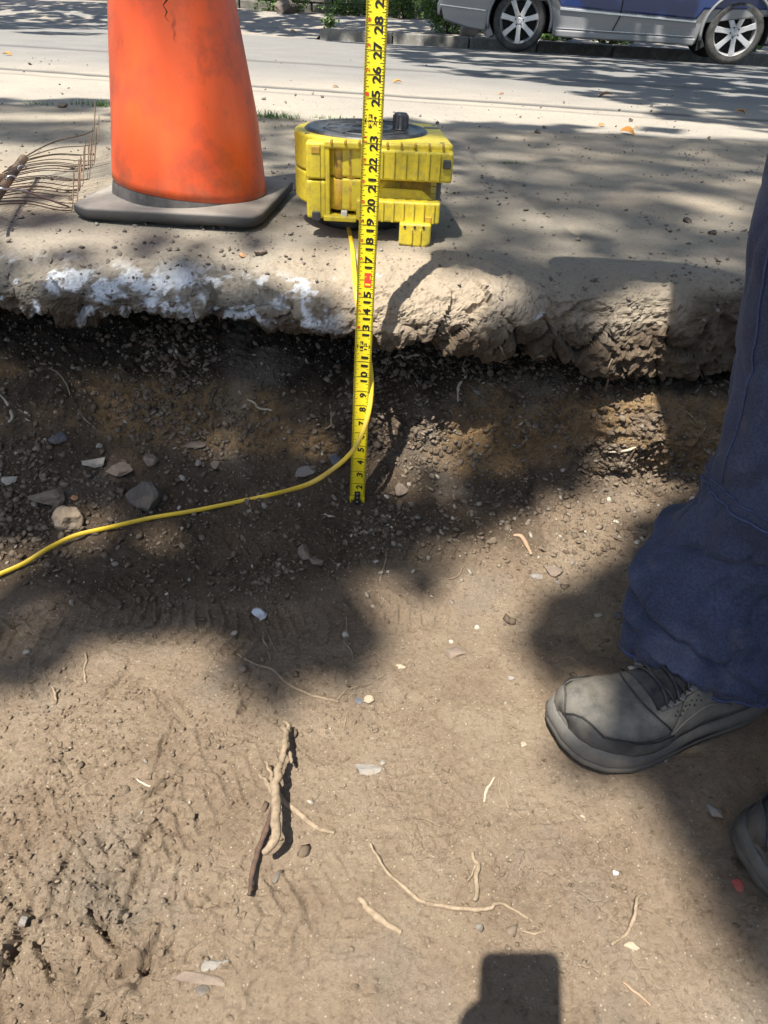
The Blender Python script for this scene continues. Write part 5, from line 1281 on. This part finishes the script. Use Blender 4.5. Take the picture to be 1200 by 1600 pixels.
def leg(rings, name, dx=0, seed=0):
    """rings: (xleft, yc, z, rx, ry, tilt) -> folded cloth tube"""
    nseg = 120; R_ = []
    zs = [r[2] for r in rings]
    fine = np.linspace(0, len(rings)-1, 150); A = np.array(rings, float); V = []
    for f_ in fine:
        i = int(min(f_, len(rings)-2)); t = f_-i; p0 = A[max(i-1, 0)]; p1 = A[i]; p2 = A[i+1]; p3 = A[min(i+2, len(rings)-1)]
        R_.append(.5*((2*p1)+(-p0+p2)*t+(2*p0-5*p1+4*p2-p3)*t*t+(-p0+3*p1-3*p2+p3)*t**3))
    vs = []
    for j, (xl, yc, z, rx_, ry_, tl_) in enumerate(R_):
        cx = xl+rx_
        for k_ in range(nseg):
            a = 2*math.pi*k_/nseg; ca, sa = math.cos(a), math.sin(a)
            q = Vector((ca*2.2, sa*2.2, z*7+seed)); q2 = Vector((ca*1.1+z*6, sa*1.1-z*4, z*3+seed))
            lowf = max(0, min(1, (-.10-z)/.12))*(1-.65*max(0, min(1, (-.285-z)/.04))); midf = max(0, min(1, (.1-z)/.2))
            fold = (.009-.006*lowf)*mnoise.noise(q2)+lowf*(.006*math.sin(z*95+2.2*math.sin(a+1.0)+1.2*mnoise.noise(q))*(.55+.45*mnoise.noise(q*.7+Vector((4, 4, 4)))))+.003*mnoise.noise(q*1.5)
            fold += .004*(mnoise.noise(Vector((ca*3+z*9, sa*3-z*12, z*16+seed))))*(.5+lowf)
            w1 = mnoise.noise(Vector((ca*1.3+seed, sa*1.3+z*5, z*13+ca*2.2))); w2 = mnoise.noise(Vector((ca*1.6, sa*1.6+seed, z*5-ca*3)))
            w3 = mnoise.noise(Vector((ca*3.5+seed, sa*3.5, z*26+ca*4)))
            fold -= (.003+.003*lowf)*max(0, 1-abs(w1)*5.5)**1.5*.8+(.0035+.004*midf)*max(0, 1-abs(w2)*7)**1.5+.002*lowf*max(0, 1-abs(w3)*6)
            for z0_, kk_, wd_, am_ in ((-.222, -.034, .013, .013), (-.243, -.030, .007, -.011), (-.264, -.020, .011, .011), (-.285, .012, .006, -.009), (-.196, .030, .008, -.010), (-.150, .055, .022, .008), (-.105, .075, .012, -.006), (-.02, -.07, .03, .006), (.12, -.08, .02, -.005)):
                zz_ = z-(z0_+kk_*(a-math.pi)+.008*mnoise.noise(Vector((a*1.7, z0_*40, seed))))
                fold += am_*math.exp(-(zz_/wd_)**2)*(.35+.65*max(0, min(1, .5+1.2*mnoise.noise(Vector((a*.9, z0_*31, seed+3))))))
            fold = max(fold, -.018)
            fold += .006*midf*abs(mnoise.noise(Vector((ca*1.5, sa*1.5, z*4.5+3*ca+seed))))*2
            rr_x = rx_+fold; rr_y = ry_+fold
            vs.append((cx+rr_x*ca, yc+rr_y*sa, z+tl_*ca))
    fs = []
    n = len(R_)
    for i in range(n-1):
        for k_ in range(nseg): fs.append((i*nseg+k_, i*nseg+(k_+1) % nseg, (i+1)*nseg+(k_+1) % nseg, (i+1)*nseg+k_))
    b = MB(); b.add([Vector(v)-W0 for v in vs], fs); o = b.build(name, DEN, worker, smooth=True); m = o.modifiers.new('th', 'SOLIDIFY'); m.thickness = .0025; m.offset = -1
    def ringpts(j, ang0=0, ang1=2*math.pi, off=.0012):
        P_ = [];
        for k_ in range(nseg+1):
            a = 2*math.pi*k_/nseg
            if ang0 <= a <= ang1:
                v = Vector(vs[j*nseg+k_ % nseg]); P_.append(v+Vector((math.cos(a), math.sin(a), 0))*off-W0)
        return P_
    return o, vs, ringpts, nseg
L1 = [(.324, .655, -.316, .110, .078, -.006), (.323, .660, -.300, .114, .082, -.006), (.323, .672, -.278, .118, .088, -.004), (.330, .69, -.25, .124, .092, 0), (.334, .705, -.225, .124, .092, 0), (.352, .72, -.20, .114, .09, 0),
      (.378, .72, -.172, .104, .09, 0), (.389, .72, -.12, .100, .09, 0), (.388, .72, -.04, .100, .09, 0), (.374, .72, .05, .102, .092, 0), (.356, .72, .144, .104, .094, 0), (.335, .72, .25, .105, .096, 0), (.325, .71, .36, .108, .10, 0), (.335, .69, .47, .115, .105, 0)]
leg1, lv, rp, nseg_ = leg(L1, 'trouser_leg', seed=1.3)
b = MB(); b.tube(rp(4), .0011, 5); b.build('hem_stitch', SEAM, worker, smooth=True)
b = MB(); b.tube(rp(0, off=-.001), .0016, 6); b.build('hem_edge', SEAM, worker, smooth=True)
b = MB(); b.tube(rp(83, 2.3, 5.6), .0013, 5); b.tube(rp(85, 2.3, 5.6), .0009, 5); b.build('knee_patch_seam', SEAM, worker, smooth=True)
for kk in (64, ):
    P_ = [Vector(lv[j*nseg_+kk])+Vector((-.001, -.001, 0))-W0 for j in range(86, 150)]; b = MB(); b.tube(P_, .0011, 5); b.build('side_seam', SEAM, worker, smooth=True)
L2 = [(.555, .455, -.345, .10, .07, -.02), (.56, .46, -.30, .105, .075, -.01), (.565, .465, -.25, .105, .082, 0), (.58, .47, -.18, .10, .088, 0), (.58, .475, -.1, .10, .09, 0), (.565, .48, .05, .10, .092, 0), (.54, .49, .2, .104, .094, 0), (.50, .50, .36, .108, .10, 0), (.46, .52, .47, .115, .105, 0)]
leg(L2, 'trouser_leg', seed=5.1)
# body above the frame: hips, bent torso, head, right arm reaching to hold the tape
cx_, cy_, cz_ = cs
def J(x, y, z, r): return (Vector((x, y, z))-W0, r)
skin_body('hips', [J(.47, .60, .52, .15), J(.45, .70, .46, .115), J(.54, .52, .46, .115), J(.45, .60, .62, .145)], [(0, 1), (0, 2), (0, 3)], DEN, worker)
body = skin_body('torso', [J(.45, .60, .60, .145), J(.445, .60, .78, .135), J(.42, .60, .98, .13), J(.40, .60, 1.07, .07),
                  J(.41, .74, 1.02, .07), J(.27, .87, .92, .050), J(.10, .96, .72, .042),
                  J(.41, .46, 1.0, .07), J(.42, .38, .75, .052), J(.36, .36, .58, .044)], [(0, 1), (1, 2), (2, 3), (2, 4), (4, 5), (5, 6), (2, 7), (7, 8), (8, 9)], SHIRT, worker)
skin_body('head', [J(.395, .60, 1.05, .055), J(.38, .60, 1.11, .055), J(.365, .60, 1.18, (.085, .095)), J(.355, .60, 1.25, (.085, .095)), J(.365, .60, 1.30, .06)], [(0, 1), (1, 2), (2, 3), (3, 4)], SKIN, worker)
b = MB(); 
for sgn in (1, -1): b.lathe([(0, .004), (.006, .003), (.008, -.002)], 12, Vector((.275, .60+sgn*.032, 1.23))-W0, 'Y')
b.build('eyes', LACE, worker)
b = MB(); b.lathe([(.098, -.01), (.10, .0), (.098, .03), (.088, .06), (.06, .085), (0, .095)], 32, Vector((.365, .60, 1.25))-W0); b.prism([(-.20, -.085), (-.09, -.095), (-.09, .095), (-.20, .085), (-.22, 0)], 0, .006)
capb = b; vsn = []
for i, v in enumerate(capb.v):
    if i >= len(capb.v)-10: vsn.append(tuple(Vector(v)+Vector((.365, .60, 1.255))-W0))
    else: vsn.append(v)
capb.v = vsn; capb.build('cap', NAVY, worker, smooth=False)
def hand(palm, dirv, side, grip, mat, parent, org, s=1.0, name='hand'):
    """palm centre, direction of fingers, side vector toward thumb, grip = curl direction"""
    palm = Vector(palm); d = Vector(dirv).normalized(); sd_ = Vector(side).normalized(); g_ = Vector(grip).normalized()
    J_ = [(palm-d*.055*s-org, .026*s), (palm-d*.02*s-org, (.032*s, .020*s)), (palm+d*.02*s-org, (.036*s, .018*s))]; E_ = [(0, 1), (1, 2)]
    for k_, off in enumerate((-.027, -.009, .009, .027)):
        Ls = (.062, .078, .074, .064)[k_]*s; b0 = palm+d*.036*s+sd_*off*s
        n0 = len(J_); J_ += [(b0-org, .0095*s), (b0+d*Ls*.35+g_*Ls*.16-org, .0088*s), (b0+d*Ls*.45+g_*Ls*.55-org, .0082*s), (b0+d*Ls*.25+g_*Ls*.85-org, .0070*s)]
        E_ += [(2, n0), (n0, n0+1), (n0+1, n0+2), (n0+2, n0+3)]
    n0 = len(J_); J_ += [(palm+sd_*.035*s-d*.015*s-org, .012*s), (palm+sd_*.05*s+d*.012*s+g_*.02*s-org, .0105*s), (palm+sd_*.04*s+d*.035*s+g_*.04*s-org, .0085*s)]; E_ += [(1, n0), (n0, n0+1), (n0+1, n0+2)]
    return skin_body(name, J_, E_, mat, parent)
hand((cs.x+.055, cs.y-.05, cs.z+.06), (-.6, .75, -.1), (0, 0, 1), (-.6, -.2, -.7), SKIN, worker, W0)
hand((.335, .355, .50), (-.1, 0, -1), (-1, 0, 0), (0, 1, 0), SKIN, worker, W0)

# ------------------------------------------------------------------ the photographer crouching behind the phone
CAMB = CAM_ROT
PO = Vector((0, -.55, -.395)); photog = empty('person', PO); tag(photog, 'photographer crouching in the trench behind the phone, seen only as shadow', 'person')
pc = CAMP+CAMB @ Vector((-.0215, -.062, .0085)); 
b = MB(); b.prism([(sx_*(.039-.011)+.011*math.cos(math.radians(a0+15*k_)), sy_*(.083-.011)+.011*math.sin(math.radians(a0+15*k_))) for sx_, sy_, a0 in ((1, 1, 0), (-1, 1, 90), (-1, -1, 180), (1, -1, 270)) for k_ in range(7)], -.0047, .0047); phone = b.build('phone', BLK, None, bevel=.002, seg=2); phone.matrix_world = Matrix.Translation(pc) @ CAMB.to_4x4(); tag(phone, 'black phone held up in front of the crouching photographer, casting the boxy shadow', 'phone')
def JP(x, y, z, r): return (Vector((x, y, z))-PO, r)
hl = pc+CAMB @ Vector((-.046, -.026, .018)); hr = pc+CAMB @ Vector((.052, -.048, .018))
skin_body('body', [JP(0, -.62, -.13, .15), JP(.0, -.60, .08, .14), JP(.0, -.55, .26, .14), JP(0, -.52, .36, .06),
                   JP(-.17, -.53, .26, .065), JP(-.21, -.36, .06, .045), JP(hl.x-.03, hl.y-.06, hl.z-.045, .032),
                   JP(.17, -.53, .26, .065), JP(.21, -.36, .06, .045), JP(hr.x+.03, hr.y-.06, hr.z-.045, .032),
                   JP(-.12, -.55, -.12, .10), JP(-.20, -.24, -.06, .065), JP(-.19, -.40, -.35, .045),
                   JP(.12, -.55, -.12, .10), JP(.20, -.24, -.06, .065), JP(.19, -.40, -.35, .045)],
          [(0, 1), (1, 2), (2, 3), (2, 4), (4, 5), (5, 6), (2, 7), (7, 8), (8, 9), (0, 10), (10, 11), (11, 12), (0, 13), (13, 14), (14, 15)], SHIRT, photog)
skin_body('head', [JP(0, -.52, .38, .05), JP(0, -.49, .45, .07), JP(0, -.48, .53, (.08, .09)), JP(0, -.49, .60, .06)], [(0, 1), (1, 2), (2, 3)], SKIN, photog)
hand(hl, CAMB @ Vector((0, .75, -.2)), CAMB @ Vector((.2, .2, 1)), CAMB @ Vector((.9, 0, -.2)), SKIN, photog, PO, .82)
hand(hr, CAMB @ Vector((0, .75, -.2)), CAMB @ Vector((-.2, .2, 1)), CAMB @ Vector((-.9, 0, -.2)), SKIN, photog, PO, .82)
for sx in (-.19, .19):
    boot(Vector((sx, -.20, -.40))-PO, Vector((sx, -.50, -.40))-PO, .30, parent=photog, flip=1)

# ------------------------------------------------------------------ street trees whose shade dapples the place
bpy.context.view_layer.update()
extra = []
for o in list(COL.objects):
    if o.type == 'MESH' and o.parent in (cone, reel, car) and o.name.split('.')[0] in ('cone_body', 'base', 'upper_shell', 'lower_body', 'upper_body'):
        mw = o.matrix_world; extra.append(([(mw @ v.co)[:] for v in o.data.vertices], [tuple(p.vertices) for p in o.data.polygons]))
    if o.type == 'MESH' and o.parent is b1 and o.name.split('.')[0] in ('upper', 'midsole'):
        mw = o.matrix_world; extra.append(([(mw @ v.co)[:] for v in o.data.vertices], [tuple(p.vertices) for p in o.data.polygons]))
    if o is leg1: mw = o.matrix_world; extra.append(([(mw @ v.co)[:] for v in o.data.vertices], [tuple(p.vertices) for p in o.data.polygons]))
vv = np.concatenate(allv).tolist(); ffl = np.concatenate(allf).tolist()
for v_, f_ in extra:
    n0 = len(vv); vv += v_; ffl += [[i+n0 for i in t] for t in f_]
NTAPE = len(ffl); n0 = len(vv); vv += [tuple(Vector(v.co)+A0) for v in bl.data.vertices]; ffl += [[i+n0 for i in p.vertices] for p in bl.data.polygons]
BV2 = BVHTree.FromPolygons(vv, ffl)
def inside(p, poly):
    x, y = p; c = False; j = len(poly)-1
    for i in range(len(poly)):
        xi, yi = poly[i]; xj, yj = poly[j]
        if (yi > y) != (yj > y) and x < (xj-xi)*(y-yi)/(yj-yi)+xi: c = not c
        j = i
    return c
def ell(cx, cy, rx_, ry_, a=0):
    return [(cx+rx_*math.cos(t)*math.cos(a)-ry_*math.sin(t)*math.sin(a), cy+rx_*math.cos(t)*math.sin(a)+ry_*math.sin(t)*math.cos(a)) for t in [k*math.pi/6 for k in range(12)]]
# open gaps of the crowns: where their light lands (picture outline of the sun patch, share of leaves that stay)
GAPS = [
 (ell(925, 1120, 80, 78, -.4), .10),
 ([(-300, 1100), (0, 1078), (60, 1052), (110, 1015), (170, 998), (250, 985), (330, 990), (370, 1015), (385, 1060), (405, 1105), (435, 1130), (475, 1105), (520, 1085), (570, 1065), (592, 1030), (575, 985), (558, 945), (580, 915), (625, 905), (660, 925), (690, 935), (710, 885), (738, 835), (790, 797), (875, 787), (918, 745), (950, 720), (935, 700), (950, 640), (1000, 612), (1040, 630), (1052, 690), (1085, 742), (1110, 745), (1105, 775), (1050, 795), (985, 815), (985, 865), (930, 905), (855, 925), (828, 960), (828, 1030), (848, 1095), (860, 1150), (890, 1190), (930, 1200), (990, 1235), (1055, 1325), (1110, 1400), (1165, 1480), (1240, 1560), (1300, 2600), (-300, 2600)], 0),
 ([(570, 760), (570, 640), (640, 650), (760, 640), (752, 690), (725, 730), (735, 800), (690, 790), (630, 745)], .02),
 ([(1050, 1085), (1115, 1082), (1135, 1135), (1090, 1172), (1045, 1160)], .03),
 ([(285, 690), (300, 672), (350, 678), (378, 700), (335, 716)], .02),
 ([(-200, 960), (-200, 860), (0, 862), (60, 832), (130, 806), (170, 795), (192, 826), (125, 852), (60, 888), (0, 925)], .03),
 ([(555, 560), (585, 420), (600, 402), (700, 402), (790, 425), (830, 470), (800, 560), (770, 700), (640, 720)], .01),
 ([(925, 560), (935, 470), (960, 445), (1090, 440), (1090, 600), (1060, 700), (930, 700)], .01),
 ([(470, 470), (480, 385), (600, 380), (600, 470)], .10),
 (ell(845, 346, 62, 15, .12), .01), (ell(905, 372, 34, 9, .1), .18), (ell(1132, 328, 42, 10, .05), .01), (ell(1075, 312, 32, 6, .05), .14), (ell(925, 395, 60, 9, .1), .17),
 (ell(700, 232, 30, 5), .2), (ell(860, 250, 24, 4), .2), (ell(1020, 292, 22, 4), .2),
 ([(-100, 450), (-100, 345), (100, 345), (140, 365), (450, 365), (480, 350), (480, 420), (440, 455), (200, 430)], .12),
 ([(-100, 330), (-100, 222), (175, 226), (175, 330)], .02), ([(-100, 190), (-100, 178), (175, 176), (175, 188)], .02),
 ([(225, 60), (290, 80), (318, 180), (330, 310), (190, 318), (185, 200)], .01), ([(320, 180), (400, 180), (420, 320), (330, 320)], .17), ([(170, 0), (230, 0), (225, 60), (185, 200), (170, 200)], .2),
 ([(415, 258), (458, 258), (458, 266), (415, 266)], .02),
 ([(460, 180), (540, 180), (640, 240), (530, 330), (460, 300)], .18), ([(600, 215), (712, 215), (712, 395), (600, 395)], .17),
]
STREET_LIT = [
 [(-900, 160), (-900, 24), (0, 46), (170, 46), (400, 52), (500, 62), (600, 75), (640, 100), (700, 118), (770, 124), (850, 130), (900, 146), (960, 158), (1010, 166), (1010, 178), (985, 186), (930, 194), (700, 192), (600, 186), (460, 184), (400, 174), (160, 158), (0, 152)],
 ell(1005, 196, 40, 6, .1), ell(960, 116, 46, 3, .06), ell(1110, 205, 30, 4, .1), ell(820, 108, 50, 3, .05), ell(930, 140, 40, 3, .06), ell(760, 92, 40, 2.5, .05), ell(880, 95, 30, 2, .05), ell(1150, 150, 30, 2.5, .05), ell(700, 84, 30, 2.5, .05)]
STREET_BLOCK = [ell(60, 40, 90, 4, .02), ell(90, 52, 70, 2.5, .02)]
def keep_share(h):
    uv = proj(h)
    if uv is None: return .0 if (h.y < .4 and h.x < .35) else .8
    u, v = uv
    if h.y < 2.9 or v > 215:
        for poly, sh in GAPS:
            if inside(uv, poly): return sh
        if h.y > 1.26 and h.z > -.03: return -1.0
        if -500 < u < 1500 and v > 120: return 1.0
        return .7
    for poly in STREET_BLOCK:
        if inside(uv, poly): return 1.0
    for poly in STREET_LIT:
        if inside(uv, poly): return .0
    nz = mnoise.noise(Vector((h.x*1.3, h.y*1.3, 0)))+.6*mnoise.noise(Vector((h.x*3.7, h.y*3.7, 5)))
    return 1.0 if nz > -.30 else .0
def grow(n, x0, x1, y0, y1, size, hmin, hmax, zt=0.0, margin=.5, pave=False):
    out_ = []
    for i in range(n):
        tx = random.uniform(x0, x1); ty = random.uniform(y0, y1); hz = random.uniform(hmin, hmax)
        p = Vector((tx, ty, zt))-SUN*((hz-zt)/-SUN.z)
        h, nn_, ii, dd = BV2.ray_cast(p, SUN)
        if h is None: continue
        s = 0.0 if ii >= NTAPE and h.z > -.27 else keep_share(h)
        if pave:
            if s == -1.0: out_.append(p[:])
            continue
        if s == -1.0: continue
        if s < 1 and size > 0 and random.random() > s: continue
        if s == 1:
            bad = 0
            for k_ in range(3):
                a = random.uniform(0, 6.28); q = p+Vector((math.cos(a), math.sin(a), 0))*size*margin; h2, _, i2, _ = BV2.ray_cast(q, SUN)
                if h2 is not None and ((i2 >= NTAPE and h2.z > -.27) or keep_share(h2) < .22 and keep_share(h2) >= 0): bad += 1
            if bad >= 2: continue
        out_.append(p[:])
    return np.array(out_)
near_leaves = grow(22000, -1.7, 1.9, -.6, 2.95, .065, 5.2, 7.0, -.15)
pave_leaves = grow(9000, -1.9, 2.1, 1.2, 2.95, .06, 10.0, 13.0, pave=True)  # higher leaf layer added to cast thin, soft shade on the pavement
near2 = grow(4500, -6, 6, -2.5, 3.0, .16, 5.2, 7.0); m_ = ~((near2[:, 0]+SUN.x/-SUN.z*near2[:, 2] > -1.8) & (near2[:, 0]+SUN.x/-SUN.z*near2[:, 2] < 2.0) & (near2[:, 1]+SUN.y/-SUN.z*near2[:, 2] > -.7)); near2 = near2[m_]
far_leaves = grow(30000, -9, 11, 2.7, 17.5, .17, 5.5, 8.0)
allp = np.concatenate([near_leaves, pave_leaves, near2, far_leaves]); alls = np.concatenate([np.full(len(near_leaves), .095), np.full(len(pave_leaves), .075), np.full(len(near2), .17), np.full(len(far_leaves), .30)])
TREES = [((-3.6, -.3), 'tall street tree left of the trench, crown spreading over the work'), ((4.6, 1.6), 'street tree right of the trench, crown over the pavement'), ((-4.5, 14.9), 'street tree on the far footpath at left'), ((7.5, 13.8), 'street tree on the far footpath right of the car')]
TP2 = np.array([t[0] for t in TREES]); dist = np.linalg.norm(allp[:, None, :2]-TP2[None], axis=2); own = dist.argmin(1)
BARK = mat_plain('bark', (.12, .095, .07), .95, var=.4, scale=8, bump=.9, bdist=.02)
for i, ((tx, ty), lab) in enumerate(TREES):
    e = empty('street_tree', (tx, ty, -.1)); tag(e, lab, 'tree'); C = allp[own == i]; S_ = alls[own == i]
    base = Vector((tx, ty, -.1))
    b = MB(); top_ = Vector((0, 0, 5.0)); b.tube(smooth_poly([(0, 0, -.2), (.04, .02, 1.2), (-.03, .05, 2.8), (0, 0, 4.4)], 5), [.24-.006*k_ for k_ in range(16)], 12); b.build('trunk', BARK, e, smooth=True)
    if len(C):
        L_ = MB(); rnd = random.Random(i); idxs = RNG.choice(len(C), min(16, len(C)), replace=False)
        for q in C[idxs]:
            q = Vector(q)-base
            # limbs only where their own shade falls among leaves
            mid = Vector((q.x*.5, q.y*.5, 4.4+(q.z-4.4)*.75))
            pts = smooth_poly([(0, 0, 4.2), mid, q], 6); ok = True
            dense = [pts[k_].lerp(pts[k_+1], j_/10) for k_ in range(len(pts)-1) for j_ in range(10)]
            for pp in dense:
                for off in (Vector((0, 0, 0)), Vector((.09, 0, 0)), Vector((-.09, 0, 0)), Vector((0, .09, 0)), Vector((0, -.09, 0))):
                    h, _, _, _ = BV2.ray_cast(base+pp+off, SUN)
                    if h is not None and proj(h) is not None and -150 < proj(h)[0] < 1350 and proj(h)[1] < 1750 and keep_share(h) < .5: ok = False; break
                if not ok: break
            if ok: L_.tube(pts, [.07*(1-.85*k_/len(pts)) for k_ in range(len(pts))], 7)
        if L_.v: L_.build('limb', BARK, e, smooth=True)
        # all leaves, each set where its shade is meant to land
        quad_mesh('crown', leaf_quads(C-np.array(base[:]), S_*(.8+.4*RNG.random(len(C))), up=.35), LEAFM, e)
GROUPS = {'stone': 'loose stones and chips lying on the dirt and pavement', 'root': 'cut roots and rootlets in and on the soil', 'twig': 'sticks lying on the trench floor',
          'leaf': 'fallen leaves on the road', 'grass': 'grass tufts along the pavement joint', 'tree': 'street trees', 'shrub': 'shrubs and weeds along the far footpath', 'rock': 'rocks on the far verge'}
for o in COL.objects:
    if o.parent is None and o.get('category') in GROUPS: o['group'] = GROUPS[o['category']]
print('leaves', len(allp), 'script done')
